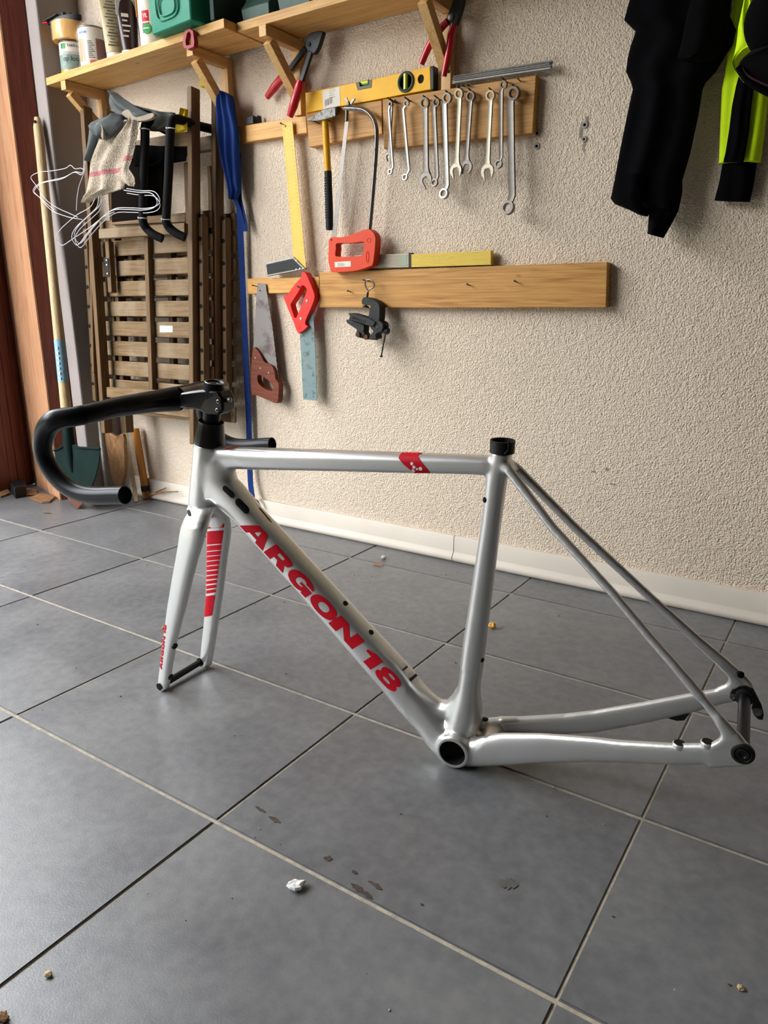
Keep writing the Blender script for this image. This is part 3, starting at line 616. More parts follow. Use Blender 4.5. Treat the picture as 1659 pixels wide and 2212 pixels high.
# stripes on the inner side of the far fork blade
for cs in [[(-0.4944, 0.0296, 0.3235), (-0.4602, 0.0268, 0.3313), (-0.4619, 0.0269, 0.325), (-0.5005, 0.0301, 0.3164)], [(-0.503, 0.0303, 0.3107), (-0.4633, 0.027, 0.3196), (-0.4652, 0.0272, 0.3124), (-0.506, 0.0305, 0.3032)], [(-0.5068, 0.0306, 0.2978), (-0.4666, 0.0273, 0.3069), (-0.4734, 0.0279, 0.2812), (-0.5104, 0.0309, 0.2722)], [(-0.5108, 0.0309, 0.2699), (-0.474, 0.0279, 0.2789), (-0.4767, 0.0281, 0.2687), (-0.5122, 0.031, 0.2597)], [(-0.5125, 0.0311, 0.2578), (-0.4772, 0.0282, 0.2668), (-0.4793, 0.0283, 0.2588), (-0.5136, 0.0312, 0.2499)], [(-0.5139, 0.0312, 0.2481), (-0.4798, 0.0284, 0.257), (-0.4819, 0.0286, 0.249), (-0.515, 0.0313, 0.2401)], [(-0.5152, 0.0313, 0.2382), (-0.4824, 0.0286, 0.2471), (-0.4845, 0.0288, 0.239), (-0.5164, 0.0314, 0.2302)], [(-0.5167, 0.0314, 0.2284), (-0.485, 0.0288, 0.2371), (-0.487, 0.029, 0.2295), (-0.5177, 0.0315, 0.2208)], [(-0.5181, 0.0315, 0.2184), (-0.4876, 0.029, 0.2271), (-0.4896, 0.0292, 0.2194), (-0.5191, 0.0316, 0.2108)], [(-0.5195, 0.0316, 0.2084), (-0.4903, 0.0293, 0.217), (-0.4921, 0.0294, 0.2102), (-0.5204, 0.0317, 0.2017)], [(-0.5208, 0.0318, 0.1989), (-0.4928, 0.0295, 0.2073), (-0.4946, 0.0296, 0.2005), (-0.5218, 0.0318, 0.1921)], [(-0.5223, 0.0319, 0.1888), (-0.4955, 0.0297, 0.1971), (-0.4973, 0.0298, 0.1902), (-0.5232, 0.032, 0.182)], [(-0.5236, 0.032, 0.1791), (-0.4981, 0.0299, 0.1873), (-0.5001, 0.0301, 0.1803), (-0.5246, 0.0321, 0.1723)], [(-0.5255, 0.0321, 0.1669), (-0.5016, 0.0302, 0.1749), (-0.5146, 0.0312, 0.1294), (-0.5357, 0.033, 0.1216)]]:
    decal('red_stripe', [[(0,0),(1,0),(1,1),(0,1)]], cs, FKB, (-0.605, 0.7129, -0.3546), M['red_print'], maxlen=.005, back=.02)
# cable ports, bosses, screws
def slot(name, p, q, r, bvh, mat, direction=(0,1,0)):
    p, q = V(p), V(q); d = (q-p); L_ = d.length; d.normalize(); nn = V((-d.z, 0, d.x)); lp = []
    for k in range(9): t = -PI/2+PI*k/8; lp.append((L_+r*math.cos(t), r*math.sin(t)))
    for k in range(9): t = PI/2+PI*k/8; lp.append((r*math.cos(t), r*math.sin(t)))
    bm = flat_mesh([lp])
    for v in bm.verts: v.co = p+d*v.co.x+nn*v.co.y
    refine(bm, .0022)
    for v in bm.verts: v.co = onto(bvh, v.co, direction, .0007)[0]
    mb = MB(); mb.bm.free(); mb.bm = bm; return bike_part(name, mb, mat, smooth=180)
slot('cable_port', (-0.4163, -0.02, 0.4015), (-0.4039, -0.02, 0.3926), .0055, FRB, M['gasket'], (-0.605, 0.7515, -0.2631))
slot('cable_port', (-0.3909, -0.02, 0.3805), (-0.3778, -0.02, 0.3701), .0072, FRB, M['gasket'], (-0.5888, 0.7572, -0.2829))
for p in ((-0.2024, -0.008, 0.2296), (-0.1564, -0.008, 0.187)):
    c, n = onto(FRB, p, (-0.4361, 0.7904, -0.4302)); bike_part('bottle_boss', MB().lathe(c-n*.001, [(.0045,0),(.0045,.0018),(.0032,.0022),(.0028,.0012),(.0005,.001)], n, 16), M['black_alloy'])
for p, r in (((0.0358, -0.004, 0.0754), .006), ((0.0301, -0.006, 0.1786), .0035), ((0.0285, -0.01, 0.4302), .004)):
    c, n = onto(FRB, p, (-0.2592, 0.8138, -0.5201)); bike_part('grommet', MB().lathe(c-n*.001, [(r,0),(r,.0018),(r*.6,.0026),(.0003,.0026)], n, 14), M['gasket'])
for p in ((0.3147, -0.0665, 0.1569), (0.3466, -0.069, 0.1698)):
    c = V(p)-V((0,0,.0025)); bike_part('mount_insert', MB().lathe(c-V((0,0,.002)), [(.0085,-.003),(.0085,.0022),(.0072,.0034),(.0045,.0034),(.004,.0005),(.0004,.0005)], (0,0,1), 20), M['silver']); bike_part('insert_bore', MB().lathe(c+V((0,0,.0008)), [(.0068,.0008),(.0068,.0011),(.0002,.0012)], (0,0,1), 18), M['gasket'])
for p in ((-0.541, -0.0469, 0.0972), (-0.5588, -0.0474, 0.0303)):
    c, n = onto(FKB, p, (-0.6231, 0.6341, -0.4578)); bike_part('mount_insert', MB().lathe(c-n*.002, [(.006,0),(.006,.0028),(.0045,.0036),(.0032,.003),(.0003,.002)], n, 16), M['black_alloy'])
slot('hose_port', (-0.4832, -0.0376, 0.3586), (-0.4828, -0.0376, 0.3537), .0035, FKB, M['gasket'], (-0.6428, 0.7107, -0.2859))
# rear axle, hanger, caps
RAX = V((0.3864, -0.077, 0.1676)); RAZ = RAX.z; RX = RAX.x
bike_part('rear_thru_axle', MB().tube([(RX,-.066,RAZ), (RX,.072,RAZ)], .0078, 18), M['black_alloy'])
bike_part('axle_cap', MB().lathe((RX,-.0795,RAZ), [(.0035,.0015),(.0045,0),(.0075,-.0002),(.0082,.0016),(.0098,.0002),(.0122,.0006),(.0138,.002),(.0138,.006)], (0,1,0), 28), M['black_plastic'])
hang = [(0.3677, 0.064, 0.1668), (0.3697, 0.064, 0.1747), (0.3776, 0.064, 0.1824), (0.3865, 0.064, 0.1847), (0.3955, 0.064, 0.1811), (0.4005, 0.064, 0.173), (0.4085, 0.064, 0.1591), (0.413, 0.064, 0.1457), (0.4129, 0.064, 0.1376), (0.4073, 0.064, 0.1368), (0.4008, 0.064, 0.1424), (0.3968, 0.064, 0.1523), (0.3977, 0.064, 0.1592), (0.3935, 0.064, 0.1647), (0.3823, 0.064, 0.1618), (0.3747, 0.064, 0.1569), (0.3691, 0.064, 0.1598)]
hg = bike_part('derailleur_hanger', MB().prism(hang, (0,.006,0)), M['black_plastic'], bev=.001)
for p, r in (((0.3721, 0.0635, 0.1646), .0042), ((0.4046, 0.0635, 0.1496), .0062)):
    bike_part('hanger_bolt', MB().lathe(V(p)-Y*.0012, [(.0004,.0002),(r*.45,.0002),(r*.5,0),(r,0),(r,.003)], (0,1,0), 16), M['steel_satin'], hg)
bike_part('axle_boss', MB().lathe((RX,.060,RAZ), [(.009,0),(.0125,.002),(.0125,.012)], (0,1,0), 20), M['black_plastic'])
c, n = onto(FRB, (0.3771, 0.062, 0.2014), (0.0378, 0.8879, -0.4584)); bike_part('grommet', MB().lathe(c-n*.001, [(.0048,0),(.0048,.003),(.0003,.004)], n, 14), M['gasket'])
bike_part('brake_guide', MB().prism([(0.2914, 0.062, 0.1085), (0.3048, 0.062, 0.1075), (0.3145, 0.062, 0.1109), (0.3211, 0.062, 0.125), (0.3087, 0.062, 0.1186)], (0,.01,0)), M['black_plastic'], bev=.001)
# seat collar
def collar(mb, c0, c1, r0, r1, wall, gap=None):
    c0, c1 = V(c0), V(c1); ax = (c1-c0).normalized(); s = V((0,1,0)); u = ax.cross(s); n = 40; rg = []
    for c, r in ((c0, r0), (c1, r1), (c1, r1-wall), (c0, r0-wall)):
        rg.append([c+s*(r*math.cos(2*PI*k/n))+u*(r*math.sin(2*PI*k/n)) for k in range(n)])
    rg.append(rg[0]); vs = [[mb.bm.verts.new(p) for p in r] for r in rg[:-1]]
    for a in range(4):
        for k in range(n):
            if gap and gap[0] <= k < gap[1]: continue
            j = (k+1) % n; mb.bm.faces.new((vs[a][k], vs[a][j], vs[(a+1)%4][j], vs[(a+1)%4][k]))
    return mb
cb, ct = V((0.0482, 0, 0.4998)), V((0.0486, 0, 0.5156))
sc_ = bike_part('seat_collar', collar(MB(), cb-(ct-cb)*.1, ct, .0168, .0172, .0022), M['black_plastic'])
bike_part('collar_slot', MB().tube([(0.062, -0.0168, 0.5183), (0.0618, -0.0168, 0.5063), (0.0577, -0.0172, 0.5004)], [.0011,.0011,.0022], 8), M['gasket'], sc_)
bike_part('collar_bore', MB().lathe(cb+(ct-cb)*.55, [(.0002,0),(.015,0)], ct-cb, 24), M['gasket'], sc_)
# headset cover, steerer, top cap
mb = MB(); fx = (V((1,0,0))-AX*AX.x).normalized(); rings = []
for h, r in ((-.002,.0258),(.004,.0256),(.02,.0232),(.034,.0212),(.0375,.0212),(.0378,.0203),(.034,.0198),(.02,.0195)):
    c = HT0+AX*h; rings.append([c+Y*(r*math.cos(2*PI*k/32))+fx*(r*math.sin(2*PI*k/32)) for k in range(32)])
bike_part('headset_cover', mb.quadstrip(rings, True, True), M['carbon'], smooth=50)
def on_axis(u_): return HT0+AX*u_
bike_part('steerer_tube', MB().tube([on_axis(.01), on_axis(.098)], .0145, 24), M['black_alloy'])
mb = MB(); rings = []
for h, r in ((.078,.0168),(.1015,.0168),(.1035,.0164),(.1038,.0135),(.1015,.0125),(.1015,.0002)):
    c = HT0+AX*h; rings.append([c+Y*(r*math.cos(2*PI*k/30))+fx*(r*math.sin(2*PI*k/30)) for k in range(30)])
cp = bike_part('top_spacer', mb.quadstrip(rings, True, True), M['black_alloy'], smooth=40)
c = on_axis(.1033)
bike_part('steerer_rim', MB().torus(c, .0148, .0013, AX, 30, 8), M['steel'], cp)
bike_part('expander_plug', MB().lathe(on_axis(.1), [(.012,0),(.012,.0014),(.006,.0018),(.0055,.0004),(.0003,.0004)], AX, 20), M['steel'], cp)
# one-piece stem and bar
stem = MB()
st_out = [(-0.4969, -0.0165, 0.5555), (-0.4731, -0.0165, 0.5596), (-0.4537, -0.0165, 0.5624), (-0.4405, -0.0165, 0.5634), (-0.4219, -0.0165, 0.5624), (-0.4158, -0.0165, 0.5598), (-0.4096, -0.0165, 0.5486), (-0.4102, -0.0165, 0.5338), (-0.4155, -0.0165, 0.5267), (-0.4253, -0.0165, 0.5224), (-0.4424, -0.0165, 0.5213), (-0.4497, -0.0165, 0.5235), (-0.4587, -0.0165, 0.5279), (-0.471, -0.0165, 0.5295), (-0.4856, -0.0165, 0.5294), (-0.5021, -0.0165, 0.5308)]
stem.prism(st_out, (0,.033,0))
pts = [(-0.521, 0, 0.542), (-0.529, -0.03, 0.5428), (-0.5359, -0.07, 0.5438), (-0.5456, -0.105, 0.5434), (-0.5495, -0.13, 0.5419), (-0.5554, -0.155, 0.5398), (-0.5647, -0.175, 0.5383), (-0.578, -0.185, 0.537), (-0.5896, -0.19, 0.5336), (-0.6057, -0.19, 0.5234), (-0.6183, -0.19, 0.5075), (-0.6248, -0.19, 0.4896), (-0.6241, -0.19, 0.4721), (-0.6147, -0.19, 0.4545), (-0.5988, -0.19, 0.4391), (-0.578, -0.19, 0.428), (-0.5534, -0.19, 0.4225), (-0.5223, -0.19, 0.4231), (-0.4885, -0.19, 0.4276), (-0.465, -0.19, 0.4306)]
flatp = pts
rr_ = [.019,.019,.0185,.018,.017,.016,.0155,.0155,.0158,.0158,.015,.0142,.0138] + [.0136]*7
rz = [.021,.0185,.0162,.015,.0146,.0145,.0146,.015,.0158,.0158,.015,.0142,.0138] + [.0136]*7
def bar_mesh(sgn, i0, i1, end):
    mb = MB(); P = []
    for i, p in enumerate(flatp):
        q = V(p); P.append(V((q.x, -sgn*q.y, q.z)))
    P = spline(P, 3); R1 = [rr_[min(19, i//3)]*(1-(i%3)/3)+rr_[min(19, i//3+1)]*((i%3)/3) for i in range(len(P))]
    R2 = [rz[min(19, i//3)]*(1-(i%3)/3)+rz[min(19, i//3+1)]*((i%3)/3) for i in range(len(P))]
    rings = []; up = V((0,0,1)); prev = None
    for i, p in enumerate(P):
        d = (P[min(i+1, len(P)-1)]-P[max(i-1, 0)]).normalized()
        s = d.cross(AX) if prev is None else prev
        s = (s-d*s.dot(d)).normalized(); prev = s; u = s.cross(d)
        rings.append([p+s*(R1[i]*math.cos(2*PI*k/22))+u*(R2[i]*math.sin(2*PI*k/22)) for k in range(22)])
    mb.quadstrip(rings[i0:i1], True, not end)
    if not end: return mb, None, None
    # open end
    e = rings[-1]; c = P[-1]; d = (P[-1]-P[-2]).normalized()
    mb.quadstrip([e, [c+(q-c)*.9 for q in e], [c+(q-c)*.88-d*.02 for q in e], [c-d*.02+(q-c)*.01 for q in e]], True, False)
    return mb, c, d
stem_o = bike_part('stem', stem, M['carbon'], smooth=40, bev=.0035)
for sgn in (-1, 1):
    bike_part('bar_top', bar_mesh(sgn, 0, 18, False)[0], M['carbon'], smooth=60)
    mb, ec, ed = bar_mesh(sgn, 16, None, True)
    hb = bike_part('drop_bar', mb, M['bar_mix'], smooth=60)
    bike_part('bar_bore', MB().lathe(ec-ed*.004, [(.0002,0),(.0122,0)], ed, 20), M['gasket'], hb)
for p in ((-0.4219, -0.0172, 0.5317), (-0.4186, -0.0172, 0.5457)):
    q = V(p); bike_part('stem_bolt', MB().lathe(q+Y*.002, [(.0034,0),(.0034,-.0024),(.0018,-.003),(.0015,-.001),(.0002,-.001)], Y, 14), M['steel'], stem_o)
q = V((-0.4048, -0.005, 0.5472)); bike_part('stem_bolt', MB().lathe(q, [(.0042,-.003),(.0042,.002),(.002,.0035),(.0002,.0035)], (1,0,-.1), 14), M['steel'], stem_o)
bike_part('stem_seam', MB().tube([(-0.4202, -0.0166, 0.561), (-0.413, -0.0166, 0.5499), (-0.4138, -0.0166, 0.5336), (-0.4242, -0.0166, 0.5232)], .0009, 8), M['gasket'], stem_o)

# ---------------------------------------------------------------- shelf and brackets
def plank(name, label, cat, pts, depth, mat, group=None, bev=.0015):
    """board whose front outline is pts, `depth` back to the wall"""
    o = obj(name, MB().prism(pts, (0, depth, 0)), mat, bev=bev, smooth=0); return tag(o, label, cat, group)
def slab(name, label, quad, z0, z1, mat):
    o = obj(name, MB().prism([(x, y, z0) for x, y in quad], (0,0,z1-z0)), mat, bev=.0012, smooth=0); return tag(o, label, 'shelf')
slab('shelf_board', 'left pine shelf board carrying the tins, tubes and teal case', [(-1.184,-.147), (-.345,-.188), (-.345,-.035), (-1.184,-.004)], 1.378, 1.3995, M['pine'])
slab('shelf_board', 'right pine shelf board set back, carrying the dark green bins', [(-.343,-.1425), (.42,-.150), (.42,-.004), (-.343,-.014)], 1.380, 1.4015, M['pine'])
def bracket(x, label, ybot, zpost, tail=None, top=1.377, yfront=-.152, w=.024):
    t = thing('shelf_bracket', label, 'bracket', (x, 0, zpost), 'wooden shelf brackets')
    obj('arm', MB().box((x-w/2, yfront, top-.026), (x+w/2, -.0005, top)), M['pine_y'], t, bev=.001, smooth=0)
    obj('post', MB().box((x-w/2-.001, -.024, zpost), (x+w/2+.001, -.0005, top-.0265)), M['pine_z'], t, bev=.001, smooth=0)
    obj('brace', MB().bar((x, yfront+.022, top-.03), (x, -.027, ybot), .0235, .026), M['pine_y'], t, bev=.001, smooth=0)
    return t
bracket(-1.09, 'pine shelf bracket at the corner end, above the folded chairs', 1.26, 1.20)
bk2 = bracket(-.515, 'pine shelf bracket with a red hook at its front and blue webbing tied round it', 1.235, 1.20)
bracket(-.248, 'pine shelf bracket with the black and red crimping tool hung on it', 1.245, 1.195)
b4 = bracket(.213, 'pine shelf bracket with the red handled pliers hung on it', 1.24, 1.19)
def screw_head(p, parent, r=.0035, mat='iron', axis=(0,-1,0)):
    return obj('screw', MB().lathe(p, [(r,0),(r,.0008),(r*.4,.0012),(r*.35,.0004),(.0002,.0004)], axis, 12), M[mat], parent)
screw_head((0.2203, -0.0245, 1.2282), b4); 
o = obj('red_hook', MB().prism([(-0.4864, -0.2, 1.3539), (-0.4883, -0.2, 1.3682), (-0.4768, -0.2, 1.3919), (-0.4589, -0.2, 1.3941), (-0.4457, -0.2, 1.3864), (-0.4432, -0.2, 1.3605), (-0.4462, -0.2, 1.3492), (-0.4711, -0.2, 1.347)], (0,.014,0), holes=[[(-0.4753, -0.2, 1.3574), (-0.4759, -0.2, 1.3682), (-0.4688, -0.2, 1.3841), (-0.4597, -0.2, 1.3868), (-0.4552, -0.2, 1.3796), (-0.4568, -0.2, 1.3564)]]), M['red_paint'], bev=.001)
tag(o, 'small red plastic hook clipped over the shelf edge above the blue webbing', 'hook')

# ---------------------------------------------------------------- boards on the wall
TH = .025
def nails(parent, pts, L=.022):
    for p in pts:
        p = V(p); obj('nail', MB().tube([p+V((0,.002,0)), p+V((0,-L,.003))], .0013, 6).lathe(p+V((0,-L,.003)), [(.0028,0),(.0028,-.001)], (0,1,0), 8), M['iron'], parent)
ub = plank('tool_board', 'short pine board under the wrenches, right piece of the upper row', 'board', [(0.0314, -0.025, 1.196), (0.443, -0.025, 1.1872), (0.4409, -0.025, 1.0706), (0.0353, -0.025, 1.0805)], TH-.0005, M['board'])
nails(ub, [(0.2502, -0.025, 1.1884), (0.2637, -0.025, 1.1894), (0.2772, -0.025, 1.1884), (0.0773, -0.025, 1.1814), (0.4058, -0.025, 1.1799)], .012)
um = plank('tool_board', 'pine board behind the hammer and the curved top of the hacksaw', 'board', [(-0.2187, -0.025, 1.2002), (0.0293, -0.025, 1.1942), (0.0305, -0.025, 1.1166), (-0.2092, -0.025, 1.1113)], TH-.0005, M['board'])
ut = plank('wall_batten', 'narrow pine batten in the upper row, holding the yellow square', 'board', [(-0.4739, -0.024, 1.1951), (-0.2183, -0.024, 1.1902), (-0.2167, -0.024, 1.1479), (-0.4644, -0.024, 1.1501)], TH-.0015, M['board_light'])
nails(ut, [(-0.2917, -0.024, 1.1741)], .02)
lb = plank('tool_board', 'long wide pine board along the lower row, holding the vise and folding rule', 'board', [(-0.183, -0.027, 0.7856), (0.2735, -0.027, 0.7858), (0.6358, -0.027, 0.7859), (0.6406, -0.027, 0.6883), (0.2765, -0.027, 0.6877), (-0.1863, -0.027, 0.6895)], .0265, M['board'])
nails(lb, [(-0.0737, -0.027, 0.7302), (0.2944, -0.027, 0.7412), (0.421, -0.027, 0.7465)], .014)
lt = plank('wall_batten', 'narrow pine batten in the lower row, behind the two hand saws', 'board', [(-0.4679, -0.024, 0.7743), (-0.1875, -0.024, 0.7733), (-0.1889, -0.024, 0.7316), (-0.4654, -0.024, 0.7296)], .0235, M['board_light'])
nails(lt, [(-0.4275, -0.024, 0.7507)], .018)

# ---------------------------------------------------------------- wrenches
def wr_nail(p, board=ub):
    q = V((p[0], -.025, p[2]+.004)); obj('nail', MB().tube([q+V((0,.002,0)), q+V((0,-.03,.004))], .0016, 6), M['iron'], board)
def flat_axis(p, q):
    d = (V(q)-V(p)).normalized(); s = V((0,1,0)).cross(d).normalized(); return d, s
def ring_head(mb, c, R, t, d, tilt):
    """twelve-sided ring head"""
    ax = (V((0,-1,0))+d*tilt).normalized(); s = ax.cross(V((1,0,0))).normalized(); u = ax.cross(s); c = V(c); n = 24; rg = []
    for h, r in ((-t/2, R), (t/2, R), (t/2, R*.64), (-t/2, R*.64)):
        rg.append([c+ax*h+(s*math.cos(2*PI*k/n)+u*math.sin(2*PI*k/n))*r*(1 if r == R else (1.05 if k % 2 else .95)) for k in range(n)])
    vs = [[mb.bm.verts.new(p) for p in r] for r in rg]
    for a in range(4):
        for k in range(n): mb.bm.faces.new((vs[a][k], vs[a][(k+1)%n], vs[(a+1)%4][(k+1)%n], vs[(a+1)%4][k]))
    return mb
def shank(mb, pts, ws, ts):
    rings = []
    for i, p in enumerate(pts):
        p = V(p); d = (V(pts[min(i+1, len(pts)-1)])-V(pts[max(i-1, 0)])).normalized(); s = V((0,-1,0)).cross(d).normalized(); u = d.cross(s)
        w, t = ws[i]/2, ts[i]/2
        rings.append([p+s*w*x+u*t*y for x, y in ((1,.35),(.8,1),(.35,.8),(-.35,.8),(-.8,1),(-1,.35),(-1,-.35),(-.8,-1),(.8,-1),(1,-.35))])
    return mb.quadstrip(rings)
def ring_spanner(label, a, p, q, b, Ra, Rb, w, mat, off=.0):
    """a, b ring centres; p, q ends of the straight shank"""
    a, p, q, b = map(V, (a, p, q, b)); t = thing('ring_wrench', label, 'wrench', a, 'wrenches hanging on the upper board'); d = (b-a).normalized()
    mb = ring_head(MB(), a, Ra, Ra*.9, d, .25); obj('ring_head', mb, M[mat], t, smooth=40)
    mb = ring_head(MB(), b, Rb, Rb*.9, d, -.1); obj('ring_head', mb, M[mat], t, smooth=40)
    da = (p-a).normalized(); db = (q-b).normalized()
    obj('shank', shank(MB(), [a+da*Ra*.8, p, lerp(p,q,.06), lerp(p,q,.5), lerp(p,q,.94), q, b+db*Rb*.8], [w*.9, w, w, w*.94, w, w, w*.9], [.005]*7), M[mat], t, smooth=30)
    wr_nail(a+V((0,0,Ra*.5))); return t
def jaw(mb, c, R, d, turn, t=.0055):
    """open-ended head around c, opening along d turned by `turn`"""
    s = V((0,-1,0)).cross(d); ca, sa = math.cos(turn), math.sin(turn); e = d*ca+s*sa; f = V((0,-1,0)).cross(e)
    g = R*.5
    pts = [(g, R*1.0), (R*.74, R*.86)]+[(R*math.cos(math.radians(44-k*268/18)), R*math.sin(math.radians(44-k*268/18))) for k in range(19)]
    pts += [(-R*.70, R*.98), (-g, R*1.12), (-g, -R*.05), (-g*.6, -R*.38), (g*.6, -R*.38), (g, -R*.05)]
    P = [V(c)+f*x+e*y for x, y in pts]
    return mb.prism([p+V((0,-t/2,0)) for p in P], (0,t,0))
def combo_wrench(label, a, p, q, c, Ra, Rj, w, mat, turn=.26):
    a, p, q, c = map(V, (a, p, q, c)); t = thing('combination_wrench', label, 'wrench', a, 'wrenches hanging on the upper board'); d = (c-a).normalized()
    obj('ring_head', ring_head(MB(), a, Ra, Ra*.85, d, .22), M[mat], t, smooth=40)
    da = (p-a).normalized(); db = (q-c).normalized()
    obj('shank', shank(MB(), [a+da*Ra*.85, p, lerp(p,q,.08), lerp(p,q,.5), lerp(p,q,.92), q, c+db*Rj*.7], [w*1.05, w, w*.95, w*.9, w, w*1.25, w*1.9], [.0055]*7), M[mat], t, smooth=30)
    obj('open_jaw', jaw(MB(), c, Rj, d, turn), M[mat], t, smooth=40, bev=.0006)
    wr_nail(a+V((0,0,Ra*.5))); return t
OW = .043
combo_wrench('small combination wrench crossed behind the smallest ring wrench', (0.0658, -0.036, 1.1776), (0.0665, -0.036, 1.1661), (0.0589, -0.036, 1.072), (0.0572, -0.036, 1.0592), .0058, .0098, .008, 'steel_satin', .35)
ring_spanner('smallest bright ring wrench, crossed over a small combination wrench', (0.072, -0.05, 1.1747), (0.0666, -0.05, 1.1623), (0.0792, -0.05, 1.0314), (0.0721, -0.05, 1.0202), .006, .0064, .0082, 'steel', )
ring_spanner('slim bright ring wrench hanging alone between the crossed pair and the big open jaw', (0.1163, -0.045, 1.171), (0.1063, -0.045, 1.1591), (0.1236, -0.045, 1.0204), (0.1132, -0.045, 1.0043), .0072, .0076, .0095, 'steel')
combo_wrench('grey combination wrench with the largest open jaw', (0.1683, -0.045, 1.1646), (0.1705, -0.045, 1.1496), (0.1746, -0.045, 1.0114), (0.1736, -0.045, 0.9926), .012, .0178, .0155, 'steel_satin', .5)
ring_spanner('reddish ring wrench hanging close beside the largest open jaw', (0.1991, -0.043, 1.1622), (0.1928, -0.043, 1.1511), (0.2047, -0.043, 0.9995), (0.1977, -0.043, 0.9844), .0092, .0088, .0115, 'steel_satin')
ring_spanner('long ring wrench left of the pale combination wrench, second largest', (0.2296, -0.045, 1.1669), (0.2228, -0.045, 1.1527), (0.2339, -0.045, 0.9769), (0.2257, -0.045, 0.9571), .0115, .0118, .0145, 'steel')
combo_wrench('pale combination wrench overlapping a darker one at the jaws', (0.2611, -0.045, 1.1712), (0.2633, -0.045, 1.157), (0.2599, -0.045, 1.0249), (0.2577, -0.045, 1.0064), .011, .0158, .0125, 'steel_pale', .22)
combo_wrench('darker combination wrench whose jaw touches the pale one', (0.2897, -0.041, 1.1632), (0.2902, -0.041, 1.1502), (0.2838, -0.041, 1.0302), (0.2844, -0.041, 1.012), .011, .0150, .0115, 'steel_satin', -.15)
combo_wrench('pale combination wrench hanging alone beside the thin ring wrench', (0.3427, -0.045, 1.1562), (0.3435, -0.045, 1.1422), (0.3411, -0.045, 1.0139), (0.3415, -0.045, 0.9965), .011, .0165, .0125, 'steel_pale', .2)
ring_spanner('thin ring wrench hung highest, beside the largest wrench', (0.3734, -0.043, 1.1742), (0.3683, -0.043, 1.1609), (0.3739, -0.043, 1.0248), (0.3687, -0.043, 1.0099), .0088, .0092, .0105, 'steel_satin')
ring_spanner('largest and rightmost ring wrench, reaching lowest below the board', (0.4, -0.045, 1.153), (0.3936, -0.045, 1.1339), (0.4068, -0.045, 0.9395), (0.3976, -0.045, 0.9134), .0142, .0152, .018, 'steel_satin')

# welding rods lying on the board
wr = thing('welding_rods', 'bundle of thin grey welding rods lying on the upper board', 'rods', (0.3642, -0.02, 1.1976))
rr = random.Random(3); ra, rb = V((0.234, -0.014, 1.2029)), V((0.476, -0.014, 1.1956))
for k in range(16):
    a = ra+V((rr.uniform(-.006,.003), -.004*(k % 4), .0042*(k//4)+rr.uniform(0,.001))); b = rb+V((rr.uniform(-.004,.004), -.004*(k % 4)-rr.uniform(0,.002), .0042*(k//4)))
    obj('rod', MB().tube([a, b], .0019, 6), M['rod'], wr, smooth=60)
# spirit level
sl = thing('spirit_level', 'yellow spirit level with green vials resting on top of the upper boards', 'level', (-0.0162, -0.02, 1.1919))
lv = obj('body', MB().prism([(-0.2139, -0.03, 1.244), (-0.0463, -0.03, 1.2431), (-0.0407, -0.03, 1.2262), (0.0003, -0.03, 1.226), (0.0012, -0.03, 1.2431), (0.1722, -0.03, 1.2457), (0.1746, -0.03, 1.1966), (-0.2135, -0.03, 1.1954)], (0,.022,0), holes=[[tuple(V((0.1469, -0.03, 1.2228))+V((.0088*math.cos(t*PI/8), 0, .0098*math.sin(t*PI/8)))) for t in range(16)]]), M['yellow'], sl, bev=.001, smooth=0)
obj('dark_hole', MB().lathe(V((0.147, -0.0302, 1.2227))+V((0,.004,0)), [(.0002,0),(.0105,0),(.0105,.002)], (0,1,0), 18), M['gasket'], lv)
obj('end_cap', MB().prism([(0.1725, -0.0305, 1.246), (0.1823, -0.0305, 1.2458), (0.1832, -0.0305, 1.1954), (0.1749, -0.0305, 1.1954)], (0,.0235,0)), M['black_plastic'], sl, bev=.001, smooth=0)
vf = obj('vial_frame', MB().prism([(-0.0456, -0.031, 1.2436), (-0.04, -0.031, 1.2253), (0.0017, -0.031, 1.2251), (0.0033, -0.031, 1.2431), (-0.0045, -0.031, 1.2432), (-0.0053, -0.031, 1.2324), (-0.0334, -0.031, 1.2323), (-0.0361, -0.031, 1.2435)], (0,.012,0)), M['vial_frame'], sl, bev=.0005, smooth=0)
obj('vial', MB().tube([(-0.0418, -0.02, 1.2417), (-0.0128, -0.02, 1.2417)], .0062, 14), M['vial'], vf)
rv = V((0.1048, -0.0305, 1.2225)); n = 24
vf = obj('vial_frame', MB().torus(rv, .0205, .0036, (0,1,0), 28, 8), M['vial_frame'], sl)
obj('backing', MB().lathe(rv+V((0,.0004,0)), [(.0002,0),(.0195,0)], (0,1,0), 24), M['vial_frame'], vf)
obj('vial', MB().tube([rv+V((0,-.0005,-.017)), rv+V((0,-.0005,.017))], .0062, 14), M['vial'], vf)
def sticker(name, quad, parent, mat='label', lift=.0006): return obj(name, MB().prism([V(p)+V((0,-lift,0)) for p in quad], (0,lift*.9,0)), M[mat], parent, smooth=0)
sticker('paper_label', [(-0.1562, -0.03, 1.2395), (-0.0981, -0.03, 1.2414), (-0.0969, -0.03, 1.1975), (-0.1529, -0.03, 1.1956)], sl)
for k in range(9):
    x = 702+k*1.75; wd = .0012 if k % 3 else .0018
    a = V((-0.1467, -0.0308, 1.2018)); q = a+V((.0029*k, 0, .0006*k)); obj('barcode_bar', MB().box((q.x, q.y-.0001, q.z), (q.x+wd*.8, q.y, q.z+.0155)), M['black_print'], sl, smooth=0)
for k in range(5):
    a = V((-0.133, -0.0308, 1.2197))+V((0,0,.0052*k)); obj('print_line', MB().box((a.x, a.y-.0001, a.z), (a.x+.021-.004*(k % 3), a.y, a.z+.0011)), M['stain'], sl, smooth=0)

